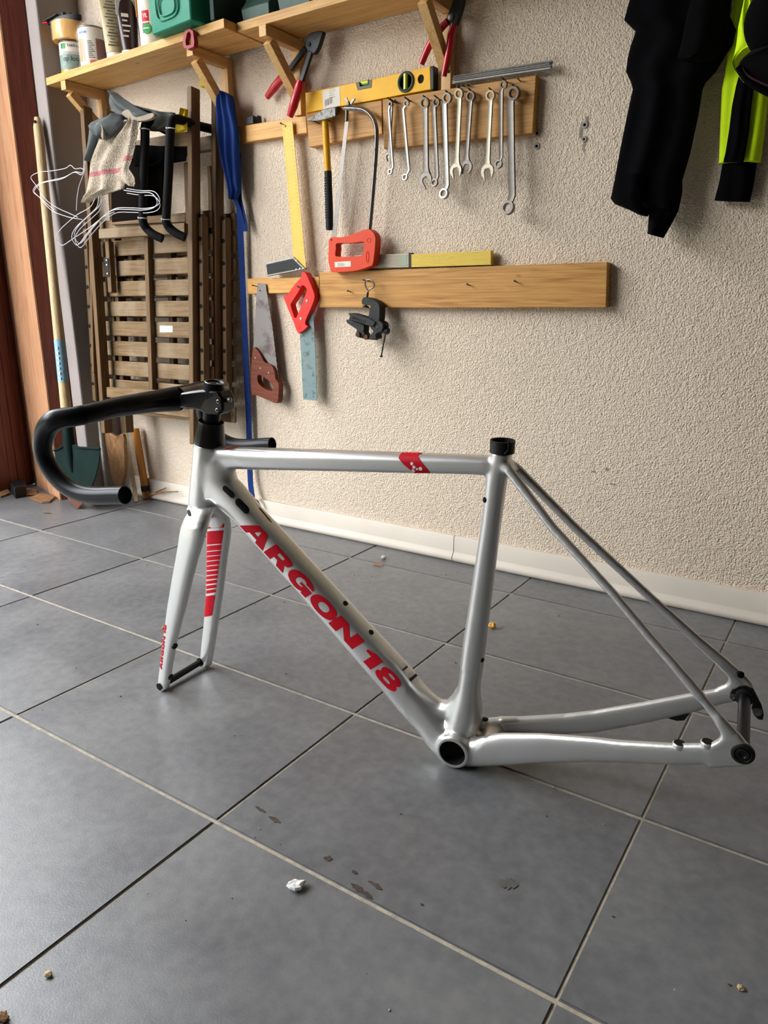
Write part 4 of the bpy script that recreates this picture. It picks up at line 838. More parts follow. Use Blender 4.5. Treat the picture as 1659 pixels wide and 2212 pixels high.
# crimping tool hung on the third bracket
def grip_tube(name, pts, rs, mat, parent, ry=None, n=12): return obj(name, MB().tube(spline(pts, 4), [r for i in range(len(rs)-1) for r in [rs[i]+(rs[i+1]-rs[i])*j/4 for j in range(4)]]+[rs[-1]], n), M[mat], parent, smooth=60)
cp_ = thing('crimping_tool', 'black crimping pliers with two red grips hanging from the shelf bracket', 'pliers', (-0.1797, -0.05, 1.3482))
obj('jaws', MB().prism(rounded([(-0.1606, -0.065, 1.3672), (-0.1335, -0.065, 1.3665), (-0.1232, -0.065, 1.3615), (-0.1297, -0.065, 1.3472), (-0.1393, -0.065, 1.3302), (-0.1533, -0.065, 1.3189), (-0.1684, -0.065, 1.3225), (-0.1802, -0.065, 1.336), (-0.1797, -0.065, 1.3496), (-0.1731, -0.065, 1.361)], 3), (0,.014,0)), M['black_plastic'], cp_, bev=.0015)
obj('jaw_slot', MB().tube([(-0.1532, -0.0656, 1.3501), (-0.1392, -0.0656, 1.3622)], .0013, 6), M['steel_satin'], cp_)
obj('pivot', MB().lathe((-0.1677, -0.065, 1.3416), [(.005,.001),(.005,-.003),(.003,-.0035),(.0002,-.0035)], (0,1,0), 14), M['iron'], cp_)
obj('arm', MB().bar((-0.1949, -0.045, 1.3425), (-0.2717, -0.032, 1.3003), .013, .009, (1,0,-.6)), M['black_plastic'], cp_, bev=.0015)
obj('arm', MB().bar((-0.1647, -0.062, 1.3247), (-0.1998, -0.062, 1.2618), .014, .009, (1,0,-.2)), M['black_plastic'], cp_, bev=.0015)
grip_tube('red_grip', [(-0.2665, -0.032, 1.3061), (-0.2818, -0.03, 1.2978), (-0.3076, -0.026, 1.2858), (-0.3286, -0.024, 1.2734), (-0.3572, -0.022, 1.2549)], [.0108,.0125,.0108,.0112,.0082], 'red_grip', cp_)
grip_tube('red_grip', [(-0.1997, -0.062, 1.264), (-0.2066, -0.062, 1.2508), (-0.2187, -0.062, 1.2296), (-0.2293, -0.062, 1.2089), (-0.2435, -0.062, 1.184)], [.0115,.0135,.0118,.0118,.0088], 'red_grip', cp_)
# combination pliers on the fourth bracket
pl = thing('combination_pliers', 'dark steel pliers with long red dipped handles hanging beside the top right bracket', 'pliers', (0.2354, -0.05, 1.3287))
obj('jaws', MB().prism(rounded([(0.2472, -0.06, 1.3586), (0.2539, -0.06, 1.3717), (0.2729, -0.06, 1.3662), (0.2723, -0.06, 1.3482), (0.2624, -0.06, 1.3227), (0.2533, -0.06, 1.3088), (0.2388, -0.06, 1.3114), (0.2301, -0.06, 1.3232), (0.2358, -0.06, 1.3369)], 3), (0,.014,0)), M['iron'], pl, bev=.0015)
obj('pivot', MB().lathe((0.2432, -0.06, 1.3272), [(.0075,.001),(.0075,-.002),(.005,-.003),(.0002,-.003)], (0,1,0), 16), M['steel_satin'], pl)
grip_tube('red_handle', [(0.2339, -0.058, 1.3212), (0.2135, -0.058, 1.3081), (0.1977, -0.058, 1.2939), (0.1819, -0.058, 1.2738), (0.1645, -0.058, 1.2447)], [.0075,.0085,.0088,.0085,.0072], 'red_grip', pl)
grip_tube('red_handle', [(0.2482, -0.053, 1.3134), (0.2415, -0.053, 1.2941), (0.2384, -0.053, 1.2731), (0.2318, -0.053, 1.2438), (0.2233, -0.053, 1.2115)], [.0088,.009,.0085,.0082,.0066], 'red_grip', pl)
o = obj('rubber_block', MB().box((-0.4391, -0.026, 1.1941), (-0.4096, -0.008, 1.2153)).box((-0.3963, -0.024, 1.191), (-0.3936, -0.008, 1.2144)), M['black_plastic'], bev=.0015); tag(o, 'small black block sitting on the upper left batten', 'block')

# try square
tq = thing('try_square', 'yellow try square with an aluminium stock hanging from a nail', 'square', (-0.2814, -0.03, 1.1741))
obj('blade', MB().prism([(-0.2962, -0.034, 1.1792), (-0.2594, -0.034, 1.1804), (-0.2258, -0.034, 0.799), (-0.231, -0.034, 0.7954), (-0.2707, -0.034, 0.8319)], (0,.0018,0), holes=[[tuple(V((-0.2832, -0.034, 1.1701))+V((.003*math.cos(t*PI/4),0,.003*math.sin(t*PI/4)))) for t in range(8)]]), M['yellow_dull'], tq, smooth=0)
for k in range(34):
    f = k/34; a = lerp((-0.2916, -0.0342, 1.1677), (-0.27, -0.0342, 0.8444), f); b = lerp((-0.264, -0.0342, 1.1678), (-0.233, -0.0342, 0.8267), f)
    for p, s in ((a, 1), (b, -1)): obj('scale_mark', MB().box((p.x, p.y-.0003, p.z), (p.x+s*(.0032 if k % 5 else .0052), p.y, p.z+.0008)), M['stain'], tq, smooth=0)
st = obj('stock', MB().prism([(-0.3768, -0.04, 0.8153), (-0.2675, -0.04, 0.8289), (-0.2244, -0.04, 0.795), (-0.3718, -0.04, 0.7783)], (0,.012,0)), M['steel'], tq, bev=.0008, smooth=0)
obj('black_inset', MB().prism([(-0.3712, -0.0404, 0.8114), (-0.2691, -0.0404, 0.8246), (-0.2334, -0.0404, 0.7971), (-0.3675, -0.0404, 0.7827)], (0,.0003,0)), M['black_plastic'], st, smooth=0)
for k in range(3):
    a, b = lerp((-0.3348, -0.0407, 0.8115), (-0.3324, -0.0407, 0.7903), k/2*.8+.1), lerp((-0.2621, -0.0407, 0.8199), (-0.2544, -0.0407, 0.7996), k/2*.8+.1); obj('groove', MB().bar(a, b, .0022, .0004, (0,0,1)), M['iron'], st, smooth=0)
for p in ((-0.2553, -0.0407, 0.8184), (-0.2564, -0.0407, 0.7946), (-0.2425, -0.0407, 0.7967)): obj('rivet', MB().lathe(p, [(.0024,.0005),(.0024,-.0008),(.0002,-.001)], (0,1,0), 10), M['white_print'], st)

# hammer
hm = thing('hammer', 'cross-peen hammer with a yellow and black handle hanging on the upper board', 'hammer', (-0.1363, -0.05, 1.1748))
obj('head', MB().quadstrip([[(-0.2107, -0.07, 1.2562) if False else p for p in r] for r in (
   [(-0.1903, -0.056, 1.1717), (-0.1904, -0.056, 1.1689), (-0.2099, -0.03, 1.1761), (-0.2098, -0.03, 1.1789)],
   [(-0.153, -0.06, 1.1794), (-0.1536, -0.06, 1.1625), (-0.1725, -0.028, 1.1735), (-0.1719, -0.028, 1.1902)],
   [(-0.1312, -0.06, 1.1869), (-0.1197, -0.06, 1.1631), (-0.138, -0.028, 1.1747), (-0.1498, -0.028, 1.1973)],
   [(-0.0903, -0.06, 1.1875), (-0.0913, -0.06, 1.1661), (-0.1057, -0.028, 1.1772), (-0.1052, -0.028, 1.1979)])]), M['hammer'], hm, bev=.0012, smooth=0)
grip_tube('handle', [(-0.1373, -0.045, 1.1693), (-0.1356, -0.046, 1.1479), (-0.1337, -0.046, 1.1087), (-0.1318, -0.046, 1.0692), (-0.1303, -0.046, 1.0384)], [.0085,.0088,.0092,.0093,.0088], 'hammer_yellow', hm)
gb = grip_tube('black_grip', [(-0.1303, -0.046, 1.0407), (-0.1297, -0.046, 1.0063), (-0.129, -0.046, 0.9483), (-0.1294, -0.046, 0.9072), (-0.1293, -0.046, 0.893)], [.0100,.0098,.0108,.0104,.0088], 'rubber_grip', hm)
for k in range(16):
    p = lerp((-0.1305, -0.046, 1.0236), (-0.1297, -0.046, 0.9249), k/15); obj('grip_ridge', MB().torus(p, .0101+.0006*k/15, .0009, (-.03,0,1), 16, 6), M['rubber_grip'], hm)
nails(um, [(-0.172, -0.025, 1.165), (-0.1344, -0.025, 1.1654)], .03)

# hacksaw
hs = thing('hacksaw', 'hacksaw with a chrome bow frame and an orange handle', 'saw', (-0.0097, -0.04, 1.1711))
fp = spline([(-0.072, -0.045, 1.1848), (-0.0409, -0.045, 1.1803), (-0.0148, -0.045, 1.174), (0.0037, -0.045, 1.1631), (0.0178, -0.045, 1.1476), (0.0254, -0.045, 1.1286), (0.0269, -0.045, 1.1072), (0.0237, -0.045, 1.0592), (0.0167, -0.045, 0.9941), (0.0073, -0.045, 0.9164), (0.0018, -0.045, 0.8768)], 4)
obj('bow_frame', MB().tube(fp, .0068, 4, ry=.0068, up=(0,1,0)), M['hacksaw'], hs, bev=.0012, smooth=30)
obj('wing_nut', MB().lathe((-0.0583, -0.045, 1.1894), [(.0045,0),(.0045,.007),(.003,.009),(.0002,.009)], (0,0,1), 12).prism([(-0.0612, -0.047, 1.1915), (-0.0727, -0.047, 1.208), (-0.0646, -0.047, 1.209), (-0.0568, -0.047, 1.1952)], (0,.004,0)).prism([(-0.0553, -0.047, 1.195), (-0.0463, -0.047, 1.2054), (-0.0376, -0.047, 1.2021), (-0.051, -0.047, 1.189)], (0,.004,0)), M['steel_satin'], hs, bev=.0006)
obj('blade_holder', MB().tube([(-0.0652, -0.045, 1.1796), (-0.067, -0.045, 1.1539)], .0045, 12), M['steel_satin'], hs)
ba, bb2 = [(-0.0709, -0.046, 1.1542), (-0.0598, -0.046, 1.1528)], [(-0.1215, -0.046, 0.8748), (-0.108, -0.046, 0.8741)]
nt_ = 60; outl = [ba[1], bb2[1]]
for k in range(nt_, -1, -1):
    p = lerp(ba[0], bb2[0], k/nt_); outl.append(tuple(p+V((-.0011 if k % 2 else 0, 0, 0))))
obj('blade', MB().prism(outl, (0,.0009,0)), M['steel_satin'], hs, smooth=0)
H = lambda pts: pts
ho = rounded([(-0.121, -0.056, 0.8719), (-0.081, -0.056, 0.8715), (-0.0393, -0.056, 0.8781), (0.0024, -0.056, 0.8878), (0.018, -0.056, 0.8809), (0.0263, -0.056, 0.8724), (0.0291, -0.056, 0.8575), (0.0244, -0.056, 0.8186), (0.0192, -0.056, 0.7985), (0.0094, -0.056, 0.7942), (-0.0186, -0.056, 0.7873), (-0.0492, -0.056, 0.7834), (-0.1139, -0.056, 0.7827), (-0.1213, -0.056, 0.7902), (-0.128, -0.056, 0.8146), (-0.1262, -0.056, 0.841)], 3)
hi = rounded([(-0.0974, -0.056, 0.8567), (-0.0479, -0.056, 0.8553), (-0.0079, -0.056, 0.8563), (-0.0099, -0.056, 0.8397), (-0.0144, -0.056, 0.8229), (-0.0485, -0.056, 0.821), (-0.0962, -0.056, 0.8227), (-0.1033, -0.056, 0.8281), (-0.1009, -0.056, 0.8435)], 3)
hh = obj('handle', MB().prism(ho, (0,.026,0), holes=[hi]), M['orange'], hs, bev=.003)
sticker('paper_label', [(-0.106, -0.056, 0.809), (-0.0512, -0.056, 0.8096), (-0.0515, -0.056, 0.7954), (-0.1056, -0.056, 0.7952)], hh)
for k in range(4):
    a = V((-0.0992, -0.0568, 0.8046))+V((0.003,0,-.0024*k)); obj('print_line', MB().box((a.x, a.y-.0001, a.z), (a.x+.02+.006*(k % 2), a.y, a.z+.0008)), M['stain'], hh, smooth=0)
obj('oval_rim', MB().tube([V((0.0037, -0.0562, 0.8182))+V((.0042*math.cos(t*PI/10)+.0004*math.sin(t*PI/10), 0, .0145*math.sin(t*PI/10))) for t in range(20)], .0008, 6, closed=True), M['orange'], hh)
obj('round_boss', MB().torus((0.0086, -0.0562, 0.8596), .0055, .0008, (0,1,0), 18, 6), M['orange'], hh)
obj('blade_pin', MB().lathe((-0.116, -0.0565, 0.8667), [(.0026,.001),(.0026,-.0006),(.0002,-.0008)], (0,1,0), 10), M['iron'], hh)

# folding rule on the lower board
fr_ = thing('folding_rule', 'folding wooden rule, white and yellow sections stacked on the lower board', 'ruler', (0.1828, -0.02, 0.7899))
for k in range(10):
    f0, f1 = k/10, (k+.86)/10
    obj('white_section', MB().prism([lerp((-0.0638, -0.024, 0.7929), (-0.0632, -0.024, 0.8271), f0), lerp((0.114, -0.024, 0.7906), (0.1137, -0.024, 0.825), f0), lerp((0.114, -0.024, 0.7906), (0.1137, -0.024, 0.825), f1), lerp((-0.0638, -0.024, 0.7929), (-0.0632, -0.024, 0.8271), f1)], (0,.015,0)), M['ruler_white'], fr_, smooth=0)
    obj('yellow_section', MB().prism([lerp((0.1203, -0.025, 0.7904), (0.12, -0.025, 0.8224), f0), lerp((0.3486, -0.025, 0.7896), (0.3472, -0.025, 0.8228), f0), lerp((0.3486, -0.025, 0.7896), (0.3472, -0.025, 0.8228), f1), lerp((0.1203, -0.025, 0.7904), (0.12, -0.025, 0.8224), f1)], (0,.016,0)), M['ruler_yellow'], fr_, smooth=0)
obj('hinge', MB().prism([(0.1128, -0.0255, 0.7894), (0.1206, -0.0255, 0.7898), (0.1202, -0.0255, 0.8258), (0.1125, -0.0255, 0.8261)], (0,.014,0)), M['iron'], fr_, smooth=0)
sticker('green_print', [(0.081, -0.0242, 0.7945), (0.1055, -0.0242, 0.7943), (0.1053, -0.0242, 0.8219), (0.0809, -0.0242, 0.8216)], fr_, 'green_tint', .0002)

# table vise hanging from its clamp screw
vi = thing('table_vise', 'small black cast iron table vise hanging from the lower board by its clamp screw', 'vise', (0.0063, -0.05, 0.7491))
rp = [(-0.0006, -0.05, 0.7337), (-0.0074, -0.05, 0.7434), (-0.0088, -0.05, 0.7553), (0.0019, -0.05, 0.7605), (0.0154, -0.05, 0.7572), (0.0206, -0.05, 0.7477), (0.0168, -0.05, 0.7406), (0.0047, -0.05, 0.7349), (-0.0007, -0.05, 0.7278), (-0.0041, -0.05, 0.7122)]
obj('eye_screw', MB().tube(spline(rp, 4), .0019, 8), M['steel_satin'], vi)
obj('screw_rod', MB().tube([(-0.0007, -0.05, 0.7278), (-0.0072, -0.05, 0.6917)], .003, 10).lathe((-0.008, -0.05, 0.6893), [(.0085,0),(.0085,.0035),(.003,.005)], (.15,0,1), 14), M['iron'], vi)
obj('clamp_frame', MB().prism(rounded([(-0.0085, -0.062, 0.7145), (0.0113, -0.062, 0.7132), (0.0322, -0.062, 0.7059), (0.0441, -0.062, 0.6964), (0.0455, -0.062, 0.6797), (0.0439, -0.062, 0.6558), (0.0379, -0.062, 0.6498), (0.0092, -0.062, 0.658), (0.0156, -0.062, 0.6893), (0.0126, -0.062, 0.6941), (-0.0117, -0.062, 0.6978)], 3), (0,.028,0)), M['iron'], vi, bev=.002)
obj('slide', MB().prism([(-0.0543, -0.068, 0.6748), (-0.0418, -0.068, 0.6742), (0.0149, -0.068, 0.6617), (0.0374, -0.068, 0.6511), (0.0283, -0.068, 0.6389), (0.001, -0.068, 0.6435), (-0.0173, -0.068, 0.6494), (-0.0452, -0.068, 0.6546), (-0.053, -0.068, 0.6576), (-0.0497, -0.068, 0.6662)], (0,.03,0)), M['iron'], vi, bev=.002)
obj('lower_jaw', MB().prism([(-0.0684, -0.06, 0.6574), (-0.0246, -0.06, 0.6504), (-0.0061, -0.06, 0.642), (-0.0079, -0.06, 0.6236), (-0.0018, -0.06, 0.6188), (-0.0205, -0.06, 0.6073), (-0.036, -0.06, 0.6182), (-0.0326, -0.06, 0.6306), (-0.0482, -0.06, 0.639), (-0.067, -0.06, 0.6487)], (0,.026,0)), M['iron'], vi, bev=.0025)
obj('screw_housing', MB().prism(rounded([(0.0121, -0.064, 0.6556), (0.0393, -0.064, 0.6558), (0.0571, -0.064, 0.6464), (0.0541, -0.064, 0.6295), (0.0345, -0.064, 0.6195), (0.0345, -0.064, 0.6074), (0.0116, -0.064, 0.6057), (0.0148, -0.064, 0.6168), (0.0255, -0.064, 0.6267), (0.0165, -0.064, 0.6363)], 3), (0,.03,0)), M['iron'], vi, bev=.003)
obj('main_screw', MB().lathe((0.0327, -0.05, 0.6374), [(.0135,0),(.015,.004),(.015,.009),(.0062,.0095),(.0062,.022),(.0085,.0225),(.0085,.034),(.006,.036),(.0002,.036)], (1,0,-.32), 20), M['iron'], vi)
obj('handle_bar', MB().tube([(0.0612, -0.05, 0.6425), (0.0422, -0.05, 0.5603)], .0019, 8).lathe((0.0422, -0.05, 0.5616), [(.0045,.001),(.005,0),(.0035,-.003),(.0002,-.0035)], (0,0,1), 12).ball((0.0612, -0.05, 0.6437), .0035), M['iron'], vi)
for p in ((-0.0254, -0.066, 0.6179), (0.0016, -0.066, 0.6111)): obj('jaw_pad', MB().tube([p, V(p)+V((0,.03,0))], .0068, 14), M['rust'], vi)
obj('jaw_rod', MB().tube([(-0.0308, -0.052, 0.6156), (-0.0028, -0.052, 0.6111), (0.0309, -0.052, 0.6093)], .006, 12), M['iron'], vi)
for k, r in enumerate((.0035,.0028,.0028,.0028,.0035)): obj('cast_mark', MB().torus(V((-0.0378, -0.0684, 0.662))+V((.0085*k if k < 4 else .037, 0, -.0021*k if k < 4 else -.0095)), r, .0006, (0,1,0), 12, 5), M['iron'], vi)
nails(lb, [(-0.0095, -0.027, 0.7571)], .03)

# hand saws
s1 = thing('hand_saw', 'hand saw with a brown wooden handle hanging blade up by the blue webbing', 'saw', (-0.4119, -0.03, 0.7596))
tp = [(-0.3868, -0.03, 0.7578)]; te = [(-0.3865, -0.03, 0.7486), (-0.3672, -0.03, 0.6359), (-0.3498, -0.03, 0.4637)]
for k in range(1, 45):
    f = k/45; p = lerp(te[0], te[1], f*2) if f < .5 else lerp(te[1], te[2], f*2-1); tp.append(tuple(p+V((.0013 if k % 2 else -.0006, 0, 0))))
obj('blade', MB().prism([(-0.4184, -0.03, 0.7611)]+tp+[(-0.3498, -0.03, 0.4637), (-0.3674, -0.03, 0.5036), (-0.4159, -0.03, 0.5522), (-0.4497, -0.03, 0.568), (-0.4257, -0.03, 0.7224)], (0,.0012,0), holes=[[tuple(V((-0.4095, -0.03, 0.7383))+V((.0026*math.cos(t*PI/4),0,.0026*math.sin(t*PI/4)))) for t in range(8)]]), M['saw_blade'], s1, smooth=0)
o1 = rounded([(-0.4422, -0.04, 0.568), (-0.4214, -0.04, 0.5609), (-0.408, -0.04, 0.546), (-0.3949, -0.04, 0.5269), (-0.367, -0.04, 0.5183), (-0.3567, -0.04, 0.5006), (-0.3541, -0.04, 0.4798), (-0.341, -0.04, 0.463), (-0.3466, -0.04, 0.4126), (-0.3593, -0.04, 0.4046), (-0.3904, -0.04, 0.4125), (-0.4403, -0.04, 0.4244), (-0.457, -0.04, 0.4256), (-0.4563, -0.04, 0.4919)], 3)
h1 = rounded([(-0.4253, -0.04, 0.4869), (-0.3978, -0.04, 0.4797), (-0.3703, -0.04, 0.4607), (-0.3665, -0.04, 0.4453), (-0.3782, -0.04, 0.4404), (-0.4084, -0.04, 0.4493), (-0.4268, -0.04, 0.4647)], 3)
hd = obj('wooden_handle', MB().prism(o1, (0,.021,0), holes=[h1]), M['saw_wood'], s1, bev=.004)
for p in ((-0.4335, -0.04, 0.5395), (-0.4142, -0.04, 0.5086), (-0.3815, -0.04, 0.4967)): obj('rivet', MB().lathe(p, [(.0028,.001),(.0028,-.0008),(.0002,-.001)], (0,1,0), 12), M['steel'], hd)
s2 = thing('hand_saw', 'hand saw with a red plastic handle on top and a speckled blade', 'saw', (-0.2405, -0.03, 0.7717))
obj('blade', MB().prism([(-0.2566, -0.034, 0.6228), (-0.2517, -0.034, 0.4224), (-0.1992, -0.034, 0.4231), (-0.2004, -0.034, 0.5619), (-0.2057, -0.034, 0.7011), (-0.2307, -0.034, 0.7205)], (0,.0014,0)), M['blade_blue'], s2, smooth=0)
o2 = rounded([(-0.2335, -0.046, 0.7856), (-0.2199, -0.046, 0.7852), (-0.2086, -0.046, 0.7693), (-0.1914, -0.046, 0.7351), (-0.1874, -0.046, 0.7187), (-0.1944, -0.046, 0.6998), (-0.218, -0.046, 0.6613), (-0.2256, -0.046, 0.6444), (-0.2164, -0.046, 0.6374), (-0.2191, -0.046, 0.6335), (-0.2521, -0.046, 0.6159), (-0.2691, -0.046, 0.6479), (-0.3055, -0.046, 0.7198), (-0.2903, -0.046, 0.7229), (-0.2846, -0.046, 0.7299), (-0.2589, -0.046, 0.7545), (-0.234, -0.046, 0.7736)], 2)
h2 = rounded([(-0.2315, -0.046, 0.7509), (-0.2166, -0.046, 0.7405), (-0.2187, -0.046, 0.7304), (-0.258, -0.046, 0.6611), (-0.2681, -0.046, 0.6708), (-0.2766, -0.046, 0.6949), (-0.2718, -0.046, 0.7046), (-0.2451, -0.046, 0.7339)], 2)
hd = obj('red_handle', MB().prism(o2, (0,.024,0), holes=[h2]), M['red_plastic'], s2, bev=.0035)
for p in ((-0.2171, -0.046, 0.7069), (-0.2415, -0.046, 0.6573)): obj('rivet', MB().lathe(p, [(.0042,.001),(.0042,-.001),(.002,-.0014),(.0002,-.0005)], (0,1,0), 14), M['steel'], hd)
for k in range(3): 
    p = V((-0.2521, -0.0462, 0.6311))+V((.0045*k, 0, .002*k)); obj('cast_mark', MB().prism([p, p+V((.0025,0,.0006)), p+V((.0018,0,.0045))], (0,-.0004,0)), M['red_plastic'], hd, smooth=0)
lw = obj('gold_print', MB().bar((-0.239, -0.0342, 0.5095), (-0.228, -0.0342, 0.5423), .0045, .0002, (1,0,0)), M['stain'], s2, smooth=0)
nails(lt, [(-0.2449, -0.024, 0.7439)], .026)

# wall plugs left in the plaster
for k, (p, lab) in enumerate((((0.4428, 0, 1.0738), 'upper of two plugs just below the wrench board corner'), ((0.4433, 0, 1.0466), 'lower of two plugs just below the wrench board corner'), ((0.5543, 0, 1.0775), 'upper of two in the stained plaster patch near the black shirt'), ((0.5549, 0, 1.0485), 'lower of two in the stained plaster patch near the black shirt'))):
    t = thing('wall_plug', 'grey plastic wall plug, '+lab, 'wall plug', p, 'empty wall plugs'); r = .0072 if k != 3 else .006
    obj('collar', MB().torus(V(p)+V((0,-.001,0)), r*.74, .0024, (0,1,0), 14, 6), M['plug'], t); obj('bore', MB().lathe(V(p)+V((0,-.0012,0)), [(.0002,0),(r*.5,0)], (0,-1,0), 12), M['gasket'], t)

# ---------------------------------------------------------------- folded garden chairs hung on the wall
def chair_part(name, mb, mat, parent, **k): return obj(name, mb, M[mat], parent, smooth=0, **k)
CH = ((1.0, 0.0, 0.0, 0.0), (0.0, 0.996407, 0.084695, -0.21005), (0.0, -0.084695, 0.996407, 0.0), (0.0, 0.0, 0.0, 1.0))
ch1 = root_matrix('folding_chair', 'front folded wooden garden chair hanging on the wall, slats towards us', 'chair', CH, 'folded garden chairs')
def rail(name, p, q, w, d, parent=ch1, mat='teak', bev=.003):
    p, q = V(p), V(q); c = V((0, d/2, 0))
    return chair_part(name, MB().bar(p+c, q+c, w, d, (1,0,0)), mat, parent, bev=bev)
D_LEG = .034
rail('long_leg', (-1.084, 0, 1.3211), (-1.0286, 0, 0.2714), .020, D_LEG)
rail('long_leg', (-0.5826, 0, 1.3033), (-0.5853, 0, 0.2766), .020, D_LEG)
rail('short_leg', (-1.0827, 0.012, 0.9276), (-1.092, 0.012, 0.474), .012, .018)
rail('short_leg', (-0.629, 0.024, 1.112), (-0.6011, 0.024, 0.4681), .015, .018)
sr = []; ends = []
for p, q in (((-1.1257, 0.022, 0.9758), (-1.1045, 0.022, 0.3677)), ((-0.5662, 0.022, 0.9624), (-0.5593, 0.022, 0.3935))): sr.append(rail('seat_rail', p, q, .020, .028, bev=.006)); ends.append((V(p), V(q)))
zs_ = [.985, .948+.005, .8877, .823, .7577, .693, .628, .562, .4955, .432, .370]
zs_ = [.9535, .8877, .823, .7577, .693, .628, .562, .4955, .432, .368]
for k, z in enumerate(zs_):
    xl, xr = [e[0].x+(e[1].x-e[0].x)*(z-e[0].z)/(e[1].z-e[0].z) for e in ends]
    chair_part('slat', MB().box((xl-.008, .0505, z-.0245), (xr+.016, .0605, z+.0245)), 'teak_x', ch1, bev=.003)
    for j, x in enumerate((xl, xr)):
        obj('screw_hole', MB().lathe((x, .0218, z+.005), [(.0002,-.0004),(.0065,-.0004),(.0066,.0006)], (0,1,0), 14), M['gasket'], sr[j])
bt = rail('centre_batten', (-0.8215, 0.03, 0.9142), (-0.8121, 0.03, 0.4284), .020, .0205)
rail('lock_block', (-1.0024, 0.018, 0.9071), (-0.9926, 0.018, 0.7427), .020, .022)
lk = obj('lock_plate', MB().prism([(-1.013, 0.0174, 0.8522), (-0.9912, 0.0174, 0.8514), (-0.9905, 0.0174, 0.7928), (-1.0112, 0.0174, 0.7933)], (0,-.0015,0)), M['black_plastic'], ch1, smooth=0)
for p in ((-1.001, 0.0155, 0.8456), (-1.0005, 0.0155, 0.831), (-0.9983, 0.0155, 0.8031)): obj('screw', MB().lathe(p, [(.0028,0),(.0028,-.001),(.0002,-.0012)], (0,1,0), 10), M['white_print'], lk)
def cross(name, p, q, h, d, mat='teak_x', parent=ch1):
    p, q = V(p), V(q); c = V((0, d/2, 0)); return chair_part(name, MB().bar(p+c, q+c, h, d, (0,0,1)), mat, parent, bev=.002)
cross('cross_bar', (-1.0165, 0, 0.9266), (-0.6079, 0, 0.9215), .030, .018)
cross('cross_bar', (-1.0011, 0.038, 0.971), (-0.6462, 0.038, 0.9586), .022, .011)
cross('cross_bar', (-1.0021, 0, 0.4143), (-0.6012, 0, 0.4212), .034, .018)
cross('cross_bar', (-1.0198, 0.03, 0.3733), (-0.627, 0.03, 0.368), .026, .014)
cross('back_bar', (-1.0576, 0.003, 1.1697), (-0.5937, 0.003, 1.1673), .040, .018)
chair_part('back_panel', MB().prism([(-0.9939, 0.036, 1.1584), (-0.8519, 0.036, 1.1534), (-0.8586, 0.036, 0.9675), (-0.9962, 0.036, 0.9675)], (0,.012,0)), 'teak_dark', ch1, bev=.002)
stk = obj('paper_sticker', MB().prism([(-0.7851, 0.0503, 0.64), (-0.7231, 0.0503, 0.64), (-0.7236, 0.0503, 0.6205), (-0.7846, 0.0503, 0.6195)], (0,-.0003,0)), M['white_print'], ch1, smooth=0)
for u in (352, 368): obj('print_smudge', MB().box(V((-0.7694, 0.05, 0.6307))+V(((u-352)*.0013,-.0001,-.003 if u > 360 else .002)), V((-0.7694, 0.05, 0.6307))+V(((u-352)*.0013+.009,.0001,.0 if u > 360 else .005))), M['fluff'], stk, smooth=0)
ch2 = copy_tree(ch1); ch2.location = ch1.location + V((.033, .0625, -.004)); ch2['label'] = 'second folded wooden garden chair, behind the front one and against the wall'

# ---------------------------------------------------------------- black hooks that carry the chairs
def foam_hook(label, pts, ties):
    t = thing('foam_hook', label, 'hook', pts[0], 'black foam hooks holding the chairs')
    obj('padded_bar', MB().tube(spline(pts, 5), .0125, 14), M['black_foam'], t, smooth=70)
    for p, d in ties: obj('cable_tie', MB().torus(p, .0128, .0016, d, 18, 6).ball(V(p)+V((-.003,-.0135,.001)), .003), M['wire'], t)
foam_hook('right black foam-padded bent hook in front of the chairs', [(-0.5905, -0.004, 1.204), (-0.5935, -0.06, 1.2043), (-0.5747, -0.13, 1.2014), (-0.5641, -0.17, 1.198), (-0.5611, -0.19, 1.1899), (-0.5592, -0.198, 1.1754), (-0.5642, -0.2, 1.1465), (-0.5816, -0.2, 1.0508), (-0.6025, -0.2, 0.9531), (-0.6077, -0.198, 0.9298), (-0.606, -0.19, 0.914), (-0.5877, -0.18, 0.898), (-0.567, -0.168, 0.887)], [((-0.5583, -0.198, 1.1672), (0,.05,1)), ((-0.6071, -0.198, 0.9348), (0,0,1))])
foam_hook('left black foam-padded bent hook beside the towel', [(-0.6863, -0.004, 1.1896), (-0.6881, -0.08, 1.1935), (-0.6699, -0.15, 1.1975), (-0.6633, -0.18, 1.1997), (-0.6661, -0.193, 1.1941), (-0.6645, -0.2, 1.1795), (-0.6706, -0.2, 1.143), (-0.6931, -0.2, 1.0322), (-0.7064, -0.2, 0.9523), (-0.7086, -0.198, 0.932), (-0.7064, -0.188, 0.9159), (-0.687, -0.18, 0.8999), (-0.6655, -0.168, 0.8887)], [((-0.6647, -0.2, 1.1783), (0,.05,1)), ((-0.7081, -0.199, 0.9448), (0,0,1))])

